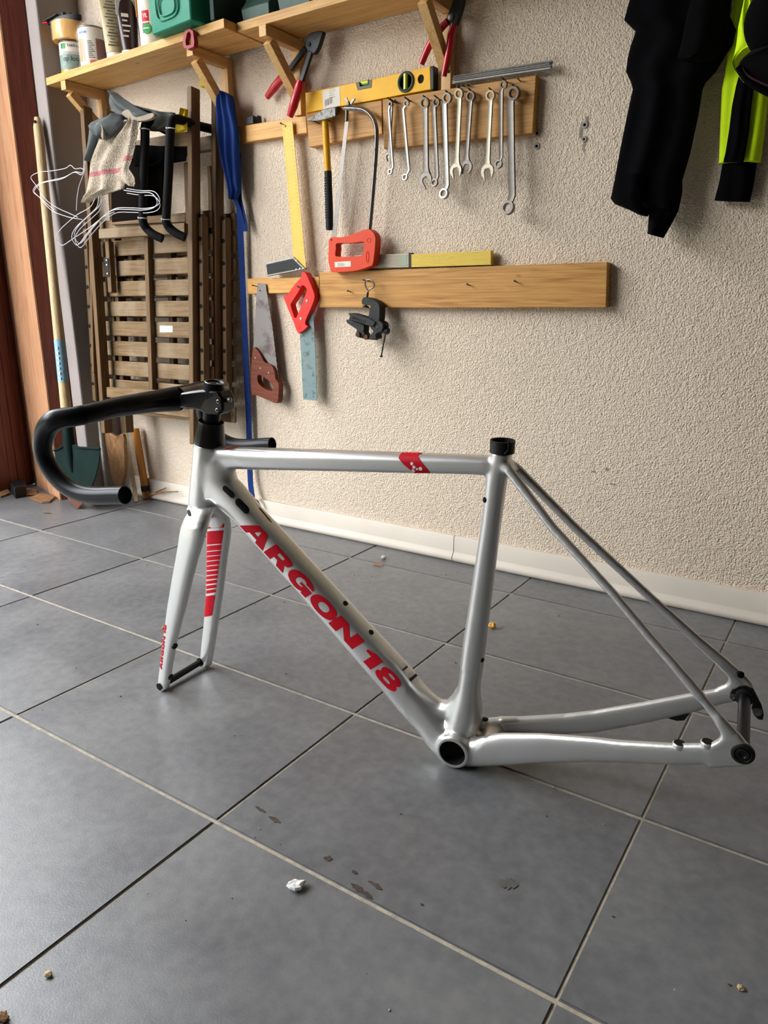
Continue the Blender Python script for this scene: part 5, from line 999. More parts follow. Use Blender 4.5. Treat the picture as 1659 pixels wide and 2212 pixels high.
# ---------------------------------------------------------------- cloth helper
def drape(name, rows, mat, bulge=.012, fold=.004, nf=3.0, thick=.006, cols=26, seed=0, parent=None, sub=3, taper=True):
    """closed cloth body through rows of (left, right) points; folds run down it"""
    R = []
    for a, b in zip(rows, rows[1:]):
        for k in range(sub): R.append((lerp(a[0], b[0], k/sub), lerp(a[1], b[1], k/sub)))
    R.append((V(rows[-1][0]), V(rows[-1][1])))
    rg = []; rnd = random.Random(seed); ph = rnd.uniform(0, 6)
    for i, (l, r) in enumerate(R):
        front, back = [], []
        for c in range(cols+1):
            f = c/cols; p = l*(1-f)+r*f; e = math.sqrt(max(0, 1-(2*f-1)**2)); w = noise.noise((f*3.1+seed, i*.35/sub*1.0, seed*1.7))
            y = -bulge*e - fold*e*math.sin(nf*2*PI*f+ph+.5*math.sin(i*.4)) - fold*1.3*w*e
            front.append(p+V((0, y, .25*fold*w))); back.append(p+V((0, thick*e+min(0, y+bulge)*.3, 0)))
        rg.append(front+back[-2:0:-1])
    mb = MB(); mb.quadstrip(rg); return obj(name, mb, M[mat], parent, smooth=70)
tw = drape('burlap_towel', [((-0.7069, -0.205, 1.2137), (-0.6828, -0.205, 1.2118)), ((-0.7238, -0.212, 1.2049), (-0.6739, -0.212, 1.1987)), ((-0.7729, -0.216, 1.1908), (-0.6753, -0.216, 1.1815)), ((-0.8188, -0.218, 1.1812), (-0.6749, -0.218, 1.1668)), ((-0.8559, -0.22, 1.1652), (-0.6895, -0.22, 1.1466)), ((-0.8777, -0.22, 1.1424), (-0.701, -0.22, 1.1237)), ((-0.8979, -0.22, 1.1178), (-0.7169, -0.22, 1.0998)), ((-0.9076, -0.22, 1.0892), (-0.7417, -0.22, 1.0738)), ((-0.919, -0.22, 1.0643), (-0.743, -0.22, 1.0515)), ((-0.9328, -0.22, 1.0392), (-0.7552, -0.22, 1.0274)), ((-0.9478, -0.22, 1.0206), (-0.8707, -0.22, 1.016)), ((-0.9579, -0.22, 1.0041), (-0.9187, -0.22, 1.0025))], 'towel', .012, .007, 2.4, .004, 30, 2)
tag(tw, 'rough beige burlap towel with a faint red stripe draped over the chair top', 'towel')
fl = drape('towel_flap', [((-0.6894, -0.222, 1.1988), (-0.6634, -0.222, 1.1979)), ((-0.6991, -0.226, 1.1539), (-0.6708, -0.226, 1.1531)), ((-0.7322, -0.228, 1.1087), (-0.6932, -0.228, 1.1071)), ((-0.7537, -0.228, 1.0787), (-0.7162, -0.228, 1.0777)), ((-0.7685, -0.228, 1.0652), (-0.6987, -0.225, 1.0543)), ((-0.7465, -0.228, 1.0432), (-0.6971, -0.225, 1.0369)), ((-0.7215, -0.226, 1.0314), (-0.7032, -0.226, 1.0286))], 'towel', .007, .004, 1.3, .003, 14, 5, parent=None)
bpy.context.view_layer.update(); fl.parent = tw; fl.matrix_parent_inverse = tw.matrix_world.inverted()
def lump(name, label, pts, depth, mat, cat='glove', group=None, cuff=None, bev=.006):
    o = obj(name, MB().prism(rounded(pts, 3), (0, depth, 0)), M[mat], bev=bev, smooth=60)
    return tag(o, label, cat, group)
g1 = drape('work_glove', [((-0.7754, -0.215, 1.2229), (-0.7437, -0.215, 1.2248)), ((-0.8242, -0.225, 1.2199), (-0.721, -0.225, 1.2069)), ((-0.8528, -0.232, 1.2124), (-0.7217, -0.232, 1.1962)), ((-0.8643, -0.235, 1.2046), (-0.7315, -0.235, 1.1873)), ((-0.8591, -0.236, 1.1952), (-0.744, -0.236, 1.179)), ((-0.85, -0.236, 1.1842), (-0.7557, -0.236, 1.1708)), ((-0.8218, -0.236, 1.1711), (-0.7757, -0.236, 1.1646)), ((-0.8122, -0.236, 1.1639), (-0.8016, -0.236, 1.1627))], 'glove', .022, .006, 1.5, .012, 20, 7)
tag(g1, 'grey-blue leather work glove with a folded cuff on top of the burlap towel', 'glove', 'work gloves on the chairs')
cf = obj('cuff_opening', MB().prism(rounded([(-0.8024, -0.262, 1.1983), (-0.7809, -0.262, 1.1992), (-0.7713, -0.262, 1.1813), (-0.7787, -0.258, 1.1576), (-0.7867, -0.258, 1.1609), (-0.7891, -0.26, 1.1802)], 3), (0,.01,0)), M['glove_beige'], None, bev=.002, smooth=60)
bpy.context.view_layer.update(); cf.parent = g1; cf.matrix_parent_inverse = g1.matrix_world.inverted()
g4 = drape('work_glove', [((-0.8824, -0.222, 1.2004), (-0.8417, -0.222, 1.1931)), ((-0.8845, -0.228, 1.1784), (-0.8416, -0.228, 1.171)), ((-0.8931, -0.23, 1.1526), (-0.8559, -0.23, 1.1486)), ((-0.9088, -0.23, 1.1289), (-0.873, -0.23, 1.1278)), ((-0.9066, -0.23, 1.1159), (-0.8889, -0.23, 1.1142))], 'glove', .012, .004, 1.2, .008, 14, 9)
tag(g4, 'narrow grey glove hanging down at the outer left edge of the towel', 'glove', 'work gloves on the chairs')
g2 = drape('work_glove', [((-0.8036, -0.19, 1.2945), (-0.7972, -0.19, 1.2948)), ((-0.8079, -0.195, 1.2795), (-0.7505, -0.195, 1.2692)), ((-0.808, -0.2, 1.264), (-0.6949, -0.2, 1.2416)), ((-0.7998, -0.2, 1.2483), (-0.6611, -0.2, 1.2253)), ((-0.7772, -0.2, 1.2308), (-0.6257, -0.2, 1.2102)), ((-0.7523, -0.2, 1.2155), (-0.6448, -0.2, 1.1996)), ((-0.7144, -0.2, 1.2059), (-0.6844, -0.2, 1.2022))], 'glove', .02, .006, 1.3, .014, 22, 11)
tag(g2, 'leather work glove with its wide cuff standing up behind the towel', 'glove', 'work gloves on the chairs')
cf = obj('cuff_lining', MB().prism(rounded([(-0.7309, -0.225, 1.2225), (-0.7011, -0.225, 1.2304), (-0.6761, -0.225, 1.2084), (-0.6445, -0.225, 1.2067), (-0.6052, -0.225, 1.2086), (-0.5927, -0.225, 1.2012), (-0.6189, -0.225, 1.193), (-0.6776, -0.225, 1.1979)], 3), (0,.012,0)), M['glove_beige'], None, bev=.003, smooth=60)
bpy.context.view_layer.update(); cf.parent = g2; cf.matrix_parent_inverse = g2.matrix_world.inverted()
g3 = drape('work_glove', [((-0.7475, -0.15, 1.2585), (-0.7077, -0.15, 1.2483)), ((-0.7388, -0.155, 1.2466), (-0.6361, -0.155, 1.2284)), ((-0.7122, -0.158, 1.2328), (-0.583, -0.158, 1.2197)), ((-0.6994, -0.16, 1.2187), (-0.5726, -0.16, 1.2074)), ((-0.7011, -0.16, 1.2068), (-0.5837, -0.16, 1.1947)), ((-0.6987, -0.16, 1.1943), (-0.6081, -0.16, 1.1846)), ((-0.6918, -0.16, 1.1849), (-0.6402, -0.16, 1.18))], 'glove_dark', .025, .008, 2, .012, 22, 14)
tag(g3, 'dark olive work glove lying along the chair top beside the yellow one', 'glove', 'work gloves on the chairs')
yg = drape('rubber_glove', [((-0.5841, -0.12, 1.2355), (-0.5746, -0.12, 1.2342)), ((-0.5935, -0.125, 1.2214), (-0.5686, -0.125, 1.2206)), ((-0.6204, -0.13, 1.2095), (-0.5645, -0.13, 1.2073)), ((-0.6589, -0.135, 1.2037), (-0.5604, -0.135, 1.194)), ((-0.6679, -0.135, 1.1963), (-0.5614, -0.135, 1.1846)), ((-0.6651, -0.135, 1.1861), (-0.5623, -0.135, 1.1764)), ((-0.6457, -0.13, 1.1798), (-0.5873, -0.13, 1.1754))], 'yellow_rubber', .014, .004, 2, .008, 18, 3)
tag(yg, 'yellow rubber glove behind the right black hook on the chair top', 'glove')
yp = lump('yellow_sponge', 'yellow piece tucked behind the top of the rear chair leg', [(-0.6108, -0.03, 1.3348), (-0.6043, -0.03, 1.3411), (-0.5917, -0.03, 1.332), (-0.5871, -0.03, 1.3192), (-0.603, -0.03, 1.3155), (-0.6144, -0.03, 1.3184)], .02, 'yellow_rubber', 'sponge')
bg_ = drape('cloth_bag', [((-0.8139, -0.125, 1.1659), (-0.6016, -0.105, 1.141)), ((-0.8115, -0.13, 1.1392), (-0.5986, -0.11, 1.1177)), ((-0.812, -0.13, 1.1211), (-0.6041, -0.11, 1.1034)), ((-0.8099, -0.13, 1.1054), (-0.7023, -0.125, 1.0996))], 'black_cloth', .008, .004, 3, .006, 20, 21)
tag(bg_, 'black cloth hanging below the chair back behind the hooks', 'cloth')

# ---------------------------------------------------------------- wire hangers
def hanger(label, pts, r=.00105):
    pts = [V(p)+V((0, .006*math.sin(i*1.3), 0)) for i, p in enumerate(pts)]
    o = obj('wire_hanger', MB().tube(spline(pts, 5), r, 6), M['wire'], smooth=70); return tag(o, label, 'hanger', 'white wire hangers')
hanger('white wire hanger looping out over the shovel handle, upper loop', [(-0.9119, -0.225, 1.1261), (-0.9353, -0.225, 1.0988), (-0.9506, -0.222, 1.102), (-0.9706, -0.222, 1.1013), (-0.9895, -0.222, 1.1129), (-1.0255, -0.225, 1.1074), (-1.1035, -0.23, 1.1074), (-1.1532, -0.232, 1.1076), (-1.1842, -0.235, 1.095), (-1.1624, -0.235, 1.0684), (-1.1222, -0.235, 1.0199), (-1.077, -0.232, 0.995), (-1.0206, -0.228, 0.9766), (-0.9752, -0.225, 0.9617)])
hanger('white wire hanger looping out over the shovel handle, lower pair', [(-0.9126, -0.23, 1.1204), (-0.9376, -0.228, 1.0883), (-0.9739, -0.228, 1.0929), (-1.0235, -0.23, 1.08), (-1.1025, -0.235, 1.0756), (-1.1565, -0.24, 1.0701), (-1.1913, -0.24, 1.0537), (-1.1534, -0.238, 1.0302), (-1.0936, -0.235, 0.989), (-1.0199, -0.23, 0.9655), (-0.9668, -0.225, 0.9558)])
hanger('third white wire hanger, its side loop nested inside the lower one', [(-0.9073, -0.235, 1.1229), (-0.9333, -0.235, 1.0818), (-0.9688, -0.235, 1.0902), (-1.0197, -0.238, 1.0747), (-1.1075, -0.242, 1.0711), (-1.1556, -0.245, 1.0612), (-1.1764, -0.245, 1.0491), (-1.1365, -0.243, 1.0242), (-1.0735, -0.24, 0.9885)])
hanger('white wire hanging straight down beside the leftmost chair rail', [(-0.9199, -0.226, 1.0998), (-0.9418, -0.226, 1.0811), (-0.9637, -0.226, 1.0516), (-0.9707, -0.226, 1.015), (-0.9782, -0.226, 0.9821)])
hanger('white wire hanger drooping lowest left below the towel', [(-0.8803, -0.232, 1.0076), (-0.9142, -0.235, 0.9861), (-0.9736, -0.24, 0.967), (-1.0435, -0.245, 0.93), (-1.0716, -0.245, 0.9066), (-1.0732, -0.245, 0.8941), (-1.0581, -0.245, 0.883), (-1.0035, -0.24, 0.8994), (-0.9135, -0.235, 0.9263), (-0.8448, -0.232, 0.9529), (-0.7989, -0.23, 0.967)])
for k in range(3):
    dz = (.0, .005, -.006)[k]; pts = [(-0.8601, -0.232, 1.0138), (-0.879, -0.234, 0.9864), (-0.914, -0.238, 0.9634), (-0.964, -0.243, 0.9325), (-0.9887, -0.245, 0.9066), (-0.9891, -0.245, 0.8861), (-0.9756, -0.245, 0.8813), (-0.9264, -0.24, 0.9119), (-0.8634, -0.236, 0.9432), (-0.798, -0.232, 0.9693), (-0.7364, -0.23, 0.9686), (-0.6837, -0.226, 0.9641), (-0.6334, -0.222, 0.9661), (-0.6084, -0.22, 0.9775), (-0.6179, -0.22, 0.9954), (-0.6458, -0.222, 1.0084), (-0.6936, -0.224, 1.0132), (-0.7481, -0.226, 1.0223)]
    hanger(('white wire hanger crossing under the towel and behind both hooks', 'white wire hanger just above its twin in the crossing bunch', 'white wire hanger lowest of the crossing bunch under the towel')[k], [V(p)+V((dz*.8, .007*k, dz)) for p in pts], .0012)

# ---------------------------------------------------------------- blue webbing
bl = thing('blue_webbing', 'dark blue webbing strap hanging from the shelf bracket down to the skirting', 'strap', (-0.5033, -0.05, 1.2635))
obj('folded_cloth', MB().tube([(0,0,0),(0,0,1)], .001, 4), M['blue_strap'], bl) if False else None
dr = drape('gathered_webbing', [((-0.4748, -0.075, 1.2755), (-0.4661, -0.075, 1.2719)), ((-0.5112, -0.062, 1.2657), (-0.4475, -0.062, 1.2615)), ((-0.5222, -0.055, 1.2448), (-0.4488, -0.055, 1.2421)), ((-0.5257, -0.05, 1.2221), (-0.4506, -0.05, 1.2126)), ((-0.5307, -0.048, 1.1891), (-0.4479, -0.048, 1.1792)), ((-0.5314, -0.045, 1.1529), (-0.4499, -0.045, 1.1439)), ((-0.5287, -0.042, 1.1096), (-0.4524, -0.042, 1.1019)), ((-0.5161, -0.04, 1.0585), (-0.4544, -0.04, 1.053)), ((-0.5076, -0.04, 1.0236), (-0.4551, -0.04, 1.0193)), ((-0.4982, -0.04, 0.9986), (-0.4757, -0.04, 0.9957))], 'blue_strap', .012, .008, 2.5, .006, 24, 31, parent=bl)
def strap(name, pts, w, t=.0022, parent=bl, side=(1,.25,0)):
    rg = []; P = spline(pts, 4)
    for i, p in enumerate(P):
        s = V(side).normalized()*(w/2); u = V((-.25,1,0)).normalized()*(t/2); rg.append([p+s+u, p-s+u, p-s-u, p+s-u])
    return obj(name, MB().quadstrip(rg), M['blue_strap'], parent, smooth=30)
strap('strap_tail', [(-0.4717, -0.03, 1.1242), (-0.4785, -0.028, 1.0378), (-0.4817, -0.026, 0.9488), (-0.4849, -0.024, 0.831), (-0.4894, -0.022, 0.6678), (-0.492, -0.022, 0.4976), (-0.4925, -0.022, 0.3503), (-0.4972, -0.022, 0.2283), (-0.4958, -0.026, 0.1357), (-0.4825, -0.035, 0.0842)], .019)
strap('strap_loop', [(-0.4624, -0.05, 1.1565), (-0.4771, -0.045, 1.0104), (-0.4748, -0.035, 0.9732), (-0.4628, -0.03, 0.9215), (-0.4561, -0.03, 0.9095), (-0.4614, -0.028, 0.941), (-0.4739, -0.03, 0.9992)], .013)
obj('dark_end', MB().tube([(-0.4805, -0.035, 0.0829), (-0.4633, -0.032, 0.0736), (-0.4558, -0.03, 0.0584), (-0.4522, -0.03, 0.0511)], .004, 8), M['black_plastic'], bl)

# ---------------------------------------------------------------- spade and things behind the chairs
sp = thing('spade', 'green garden spade with a long ash handle leaning in the corner, rusty tip', 'spade', (-1.1203, -0.2599, 0))
HB_, HT_ = V((-1.1573, -0.235, 0.2753)), V((-1.2224, -0.168, 1.2859))
obj('ash_handle', MB().tube([HB_, lerp(HB_,HT_,.3), lerp(HB_,HT_,.7), lerp(HB_,HT_,.97), HT_], [.0175,.0165,.0155,.0150,.009], 16), M['ash'], sp, smooth=60)
obj('hang_hole', MB().lathe(lerp(HB_,HT_,.985)+V((.004,-.0146,0)), [(.0002,0),(.005,0),(.005,.004)], (-.1,1,0), 10), M['gasket'], sp)
lab = lerp(HB_,HT_,.165), lerp(HB_,HT_,.305)
obj('blue_label', MB().tube([lab[0], lab[1]], .0172, 18, caps=False), M['blue_label'], sp, smooth=60)
for k in range(7):
    p = lerp(lab[0], lab[1], .1+.12*k)+V((.006,-.0166,0)); obj('label_print', MB().box(p+V((-.004,0,-.004)), p+V((.006,.0015,.004))), M['label'], sp, smooth=0)
obj('socket', MB().tube([(-1.1619, -0.232, 0.3153), (-1.1574, -0.236, 0.2672), (-1.154, -0.24, 0.227), (-1.1479, -0.244, 0.1869), (-1.1424, -0.248, 0.1299)], [.019,.0185,.021,.017,.006], 16), M['spade'], sp, smooth=60)
def at_y(u, y): return u
bl_o = [(-1.2439, -0.243, 0.1966), (-1.2111, -0.243, 0.2067), (-1.1805, -0.243, 0.2215), (-1.1466, -0.243, 0.2282), (-1.1172, -0.243, 0.2279), (-1.0891, -0.243, 0.2226), (-0.9789, -0.24, 0.2302), (-0.9871, -0.243, 0.1883), (-1.0078, -0.25, 0.1304), (-1.0361, -0.254, 0.0848)]
bl_t = [(-1.0361, -0.254, 0.0848), (-1.0599, -0.257, 0.0455), (-1.1205, -0.2595, 0.0016), (-1.1655, -0.258, 0.0203), (-1.2072, -0.254, 0.0634)]
bl_l = [(-1.2072, -0.254, 0.0634), (-1.2329, -0.248, 0.1189)]
obj('blade', MB().prism(bl_o+bl_l, (0,.004,0)), M['spade'], sp, bev=.001, smooth=40)
obj('rusty_tip', MB().prism(bl_t, (0,.0036,0)), M['rust'], sp, smooth=40)
obj('tread', MB().tube([(-1.2407, -0.245, 0.1973), (-1.2063, -0.246, 0.2077), (-1.1758, -0.246, 0.2225)], .004, 8).tube([(-1.1126, -0.246, 0.2288), (-1.0846, -0.246, 0.2235), (-0.9746, -0.243, 0.2312)], .004, 8), M['spade'], sp)
def leaning(name, label, cat, pts, r, mat, n=12):
    o = obj(name, MB().tube(pts, r, n), M[mat], smooth=60); return tag(o, label, cat)
rp_ = thing('red_pole', 'red painted pole with a beige band standing behind the spade', 'pole', (-1.2437, -0.1, 0.032))
obj('shaft', MB().tube([(-1.2279, -0.085, 0.3483), (-1.2338, -0.105, 0.0325)], .0095, 12), M['red_paint'], rp_)
obj('band', MB().tube([(-1.2324, -0.0865, 0.288), (-1.2321, -0.0885, 0.2588)], .0100, 12), M['beige_print'], rp_)
o = obj('wooden_paddle', MB().prism(rounded([(-1.0843, -0.14, 0.2686), (-1.0326, -0.14, 0.2519), (-0.9848, -0.14, 0.2645), (-0.9976, -0.13, 0.2008), (-1.0177, -0.12, 0.1381), (-1.05, -0.11, 0.0808), (-1.0818, -0.105, 0.0547), (-1.1113, -0.105, 0.0543), (-1.1111, -0.115, 0.1053), (-1.0968, -0.13, 0.1819)], 3), (0,.014,0)), M['brown_wood'], bev=.003, smooth=40); tag(o, 'brown wooden paddle leaning under the folded chairs', 'paddle')
leaning('metal_strip', 'thin grey metal strip standing between the red pole and the paddle', 'strip', [(-1.1351, -0.12, 0.3034), (-1.1847, -0.09, 0.0306)], .007, 'fluff', 6)
leaning('wooden_stick', 'pale squared wooden stick leaning against the skirting', 'stick', [(-1.0903, -0.05, 0.2591), (-1.0268, -0.0781, 0.002)], .0095, 'ash', 4)
bp_ = thing('mallet', 'orange wooden mallet handle with a dark band standing beside the pale stick', 'tool', (-1.0403, -0.0213, 0))
ha, hb_ = V((-1.0577, -0.03, 0.2626)), V((-1.0363, -0.0242, 0.003))
obj('shaft', MB().tube([ha, hb_], [.014,.0145], 14), M['orange_wood'], bp_); obj('dark_band', MB().tube([lerp(ha,hb_,.82), lerp(ha,hb_,.9)], .0155, 14), M['iron'], bp_)
for a, b, l in (((-1.025, -0.0223, 0.006), (-0.9168, -0.03, 0.0579), 'thin dry twig pointing up from the corner clutter'), ((-0.9696, -0.0481, 0.03), (-0.8531, -0.03, 0.0527), 'thin dry twig lying nearly level against the skirting')):
    o = obj('twig', MB().tube([a, lerp(a,b,.5)+V((0,0,.004)), b], [.0035,.003,.0022], 7), M['brown_wood']); tag(o, l, 'twig')
o = obj('green_bottle', MB().lathe((-0.7149, -0.09, 0.3025), [(.0002,-.03),(.03,-.03),(.036,-.02),(.036,.02),(.0002,.022)], (0,0,1), 18), M['teal_dark']); 
bpy.data.objects.remove(o)
# clutter by the door
bx_ = obj('black_boot', MB().prism([(-1.4448, -0.2516, 0), (-1.4419, -0.2993, 0), (-1.5382, -0.2613, 0), (-1.5463, -0.196, 0)], (0,0,.045)), M['black_plastic'], bev=.004, smooth=30); tag(bx_, 'black plastic foot block at the bottom of the shaded door board', 'block')
for k, (q, l) in enumerate((([(-1.5346, -0.224, 0), (-1.4984, -0.1827, 0), (-1.4203, -0.2272, 0), (-1.4515, -0.2643, 0)], 'small brown board scrap beside the black foot block'), ([(-1.3916, -0.2746, 0), (-1.4181, -0.2173, 0), (-1.3226, -0.2134, 0), (-1.2782, -0.2644, 0), (-1.2978, -0.285, 0)], 'larger brown board scrap in front of the door leaf'), ([(-1.5602, -0.2928, 0), (-1.5757, -0.2508, 0), (-1.5203, -0.2754, 0), (-1.5021, -0.3221, 0)], 'splinter of brown board at the far left edge'))):
    o = obj('board_scrap', MB().prism(q, (0,0,.006)), M['chip'], smooth=0); o.rotation_euler = (.03, .05*(k-1), 0); o.location.z += .003; tag(o, l, 'scrap')

# ---------------------------------------------------------------- things on the shelf
ZT = 1.3998
FACE = math.atan2(-1.64, 2.27)                     # the way most of the tins face
def cyl(name, mat, parent, c, r, z0, z1, n=28, edge=.0015): return obj(name, MB().lathe((c[0], c[1], 0), [(r-edge, z0), (r, z0+edge), (r, z1-edge), (r-edge, z1)], (0,0,1), n), M[mat], parent, smooth=40)
def wrap(name, mat, parent, c, r, a0, a1, z0, z1, lift=.0004, n=14):
    """curved patch of a printed label; angles measured from FACE"""
    mb = MB(); rows = []
    for z in (z0, z1): rows.append([(c[0]+(r+lift)*math.cos(FACE+a0+(a1-a0)*k/n), c[1]+(r+lift)*math.sin(FACE+a0+(a1-a0)*k/n), z) for k in range(n+1)])
    mb.quadstrip(rows, False, False); return obj(name, mb, M[mat], parent, smooth=60)
def wrap_text(text, mat, parent, c, r, ang, z, size, lift=.0008, stretch=1.0, shear=0):
    cu = bpy.data.curves.new('text', 'FONT'); cu.body = text; cu.size = size; cu.align_x = 'CENTER'; cu.shear = shear; cu.resolution_u = 3
    to = bpy.data.objects.new('text', cu); COL.objects.link(to); bpy.context.view_layer.update()
    me = evaluated_mesh(to); bpy.data.objects.remove(to); bpy.data.curves.remove(cu)
    mb = MB(); mb.bm.from_mesh(me); bpy.data.meshes.remove(me)
    for v in mb.bm.verts:
        a = FACE+ang+v.co.x*stretch/r; v.co = V((c[0]+(r+lift)*math.cos(a), c[1]+(r+lift)*math.sin(a), z+v.co.y))
    return obj('lettering', mb, M[mat], parent, smooth=0, recalc=False)
# first tin with the tape roll on it
c = (-1.112, -.088); r = .0405
t = thing('paint_tin', 'white and grey-green tin with TARRAIN lettering standing under the tape roll', 'tin', (c[0], c[1], ZT))
cyl('can', 'white_tin', t, c, r, ZT, 1.496); cyl('rim', 'steel_satin', t, c, r+.0012, 1.493, 1.4985)
wrap('landscape_print', 'teal_print', t, c, r, -1.5, 1.5, ZT+.014, ZT+.058); wrap('ochre_band', 'tape', t, c, r, -1.5, 1.5, ZT+.004, ZT+.016, .0006); wrap('pale_band', 'fluff', t, c, r, -1.5, 1.5, ZT+.058, ZT+.066)
wrap('green_logo', 'green_print', t, c, r, -.95, -.55, ZT+.074, ZT+.089); wrap('dark_square', 'black_print', t, c, r, -.95, -.88, ZT+.075, ZT+.088, .0008)
wrap_text('TARRAIN', 'black_print', t, c, r, .12, ZT+.0785, .0105); wrap_text('op loor', 'black_print', t, c, r, -.12, ZT+.040, .0205, stretch=.92)
tr = thing('tape_roll', 'wide roll of brown packing tape in torn clear film, stacked on the white tin', 'tape', (c[0]+.004, c[1], 1.4985))
cc = (c[0]+.004, c[1]); mb = MB(); rg = []
for rr_, z in ((.057,1.499),(.0575,1.5),(.0575,1.548),(.057,1.549),(.039,1.549),(.039,1.499)): rg.append([(cc[0]+rr_*math.cos(2*PI*k/36), cc[1]+rr_*math.sin(2*PI*k/36), z) for k in range(36)])
rg.append(rg[0]); obj('roll', mb.quadstrip(rg, True, False), M['tape'], tr, smooth=40)
mb = MB(); rg = []; rn = random.Random(5)
for z in (1.5,1.512,1.53,1.551): rg.append([(cc[0]+(.059+rn.uniform(0,.003))*math.cos(FACE-1.6+2.3*k/20), cc[1]+(.059+rn.uniform(0,.003))*math.sin(FACE-1.6+2.3*k/20), z+rn.uniform(-.003,.003)-(.004 if z < 1.505 else 0)) for k in range(21)])
obj('clear_film', mb.quadstrip(rg, False, False), M['clear'], tr, smooth=60)
st_ = thing('stapler', 'black hand tool lying flat on top of the tape roll', 'tool', (cc[0], cc[1], 1.549))
obj('body', MB().prism(rounded([(cc[0]-.062,cc[1]-.035,1.5495),(cc[0]-.045,cc[1]-.045,1.5495),(cc[0]+.02,cc[1]-.042,1.5495),(cc[0]+.065,cc[1]-.02,1.5495),(cc[0]+.06,cc[1]-.004,1.5495),(cc[0]-.02,cc[1]-.012,1.5495)],3), (0,0,.014)), M['black_plastic'], st_, bev=.003)
obj('blade_cover', MB().bar((cc[0]-.066,cc[1]-.044,1.557), (cc[0]+.0,cc[1]-.04,1.566), .022, .004, (0,1,0)), M['iron'], st_, bev=.001)
obj('red_edge', MB().bar((cc[0]-.068,cc[1]-.05,1.554), (cc[0]-.048,cc[1]-.049,1.5525), .006, .003, (0,1,0)), M['red_print'], st_)
for k in range(3): obj('knob', MB().ball((cc[0]+.012+.02*k, cc[1]-.03+.008*k, 1.567-.004*k), .009), M['black_plastic'], st_)
# second tin in a clear bag
c = (-1.006, -.088); r = .043
t = thing('paint_tin', 'white tin with a brown panel and orange foot in a torn clear bag', 'tin', (c[0], c[1], ZT))
cyl('can', 'white_tin', t, c, r, ZT, 1.515); cyl('rim', 'steel_satin', t, c, r+.001, 1.5135, 1.5185)
wrap('brown_panel', 'brown_print', t, c, r, .15, .95, ZT+.026, ZT+.084); wrap('orange_foot', 'orange', t, c, r, -.35, 1.4, ZT+.006, ZT+.024); wrap('wood_print', 'board_print', t, c, r, -1.3, -.75, ZT+.022, ZT+.084)
for k in range(9): wrap('print_line', 'black_print', t, c, r, -.42, .02-.08*(k % 3), ZT+.03+.0055*k, ZT+.0322+.0055*k)
wrap_text('AQUA-DUR'[:4]+'-ADUR'[:0], 'blue_print', t, c, r, -.75, ZT+.096, .012) if False else wrap('blue_mark', 'blue_print', t, c, r, -1.1, -.45, ZT+.097, ZT+.103)
mb = MB(); rg = []
for i, (z, rr_) in enumerate(((ZT+.004,.0475),(ZT+.05,.0465),(ZT+.1,.0475),(1.522,.042),(1.535,.022),(1.545,.012),(1.558,.02))): rg.append([(c[0]+(rr_+rn.uniform(-.0015,.003))*math.cos(2*PI*k/22)+(.006 if i > 3 else 0), c[1]+(rr_+rn.uniform(-.0015,.003))*math.sin(2*PI*k/22), z+rn.uniform(-.004,.004)*(i > 2)) for k in range(22)])
obj('clear_bag', mb.quadstrip(rg, True, False), M['clear'], t, smooth=60)
# blue can
c = (-.944, -.050); t = thing('spray_can', 'slim blue printed can behind the folded beige tube', 'can', (c[0], c[1], ZT)); cyl('can', 'blue_print', t, c, .024, ZT, 1.525, 20); wrap('pale_print', 'label', t, c, .024, -.9, -.2, ZT+.06, ZT+.12); wrap('yellow_print', 'yellow', t, c, .024, -.75, -.55, ZT+.05, ZT+.1, .0008)
# squeezed tube standing on its cap
def squeeze_tube(label, c, r, cap, h, mat, ang, mats2=None):
    t = thing('squeeze_tube', label, 'tube', (c[0], c[1], ZT)); rg = []; n = 28
    cyl('cap', 'white_print', t, c, r*.98, ZT, ZT+cap, 24)
    for f in (0, .08, .3, .55, .8, .97, 1.0):
        wx = r*(1+.42*f); wy = r*(1-.93*f)+.0008; z = ZT+cap+(h-cap)*f
        rg.append([(c[0]+wx*math.cos(2*PI*k/n)*math.cos(ang)-wy*math.sin(2*PI*k/n)*math.sin(ang), c[1]+wx*math.cos(2*PI*k/n)*math.sin(ang)+wy*math.sin(2*PI*k/n)*math.cos(ang), z) for k in range(n)])
    o = obj('tube', MB().quadstrip(rg), M[mat], t, smooth=40); return t, o
t, o = squeeze_tube('beige squeeze tube covered in fine print, standing on its white cap', (-.892, -.098), .0265, .030, .20, 'beige_print', FACE+PI/2)
ux = V((math.cos(FACE+PI/2), math.sin(FACE+PI/2), 0)); fn = V((math.cos(FACE), math.sin(FACE), 0))
for k in range(17):
    f = .1+.05*k; z = ZT+.03+.17*f; rad = .0265*(1-.93*f)+.0012; p = V((-.892,-.098,z))+fn*rad; w = .019+.006*f-.004*((k*7) % 3)
    obj('print_line', MB().bar(p-ux*w, p+ux*(w-.006*(k % 3)), .0009, .0022 if k % 4 else .0034, fn), M['print_grey'], t, smooth=0)
t, o = squeeze_tube('dark brown and silver squeeze tube standing on a white cap', (-.824, -.098), .024, .026, .20, 'brown_dark', FACE+PI/2)
p = V((-.824,-.098,ZT+.155)); obj('silver_end', MB().bar(p-ux*.031+fn*.004, p+ux*.031+fn*.004, .006, .075, fn), M['fluff'], t, bev=.001)
for k in range(5):
    z = ZT+.06+.014*k; p = V((-.824,-.098,z))+fn*(.0265*(1-.93*(z-ZT-.026)/.174)); obj('white_print', MB().bar(p-ux*(.018-.002*(k % 2)), p-ux*.002+ux*.004*(k % 3), .0016, .004 if k < 4 else .009, fn), M['label'], t, smooth=0)
t, o = squeeze_tube('brown squeeze tube half hidden behind the white spray can', (-.775, -.07), .022, .02, .2, 'brown_dark', FACE+PI/2)
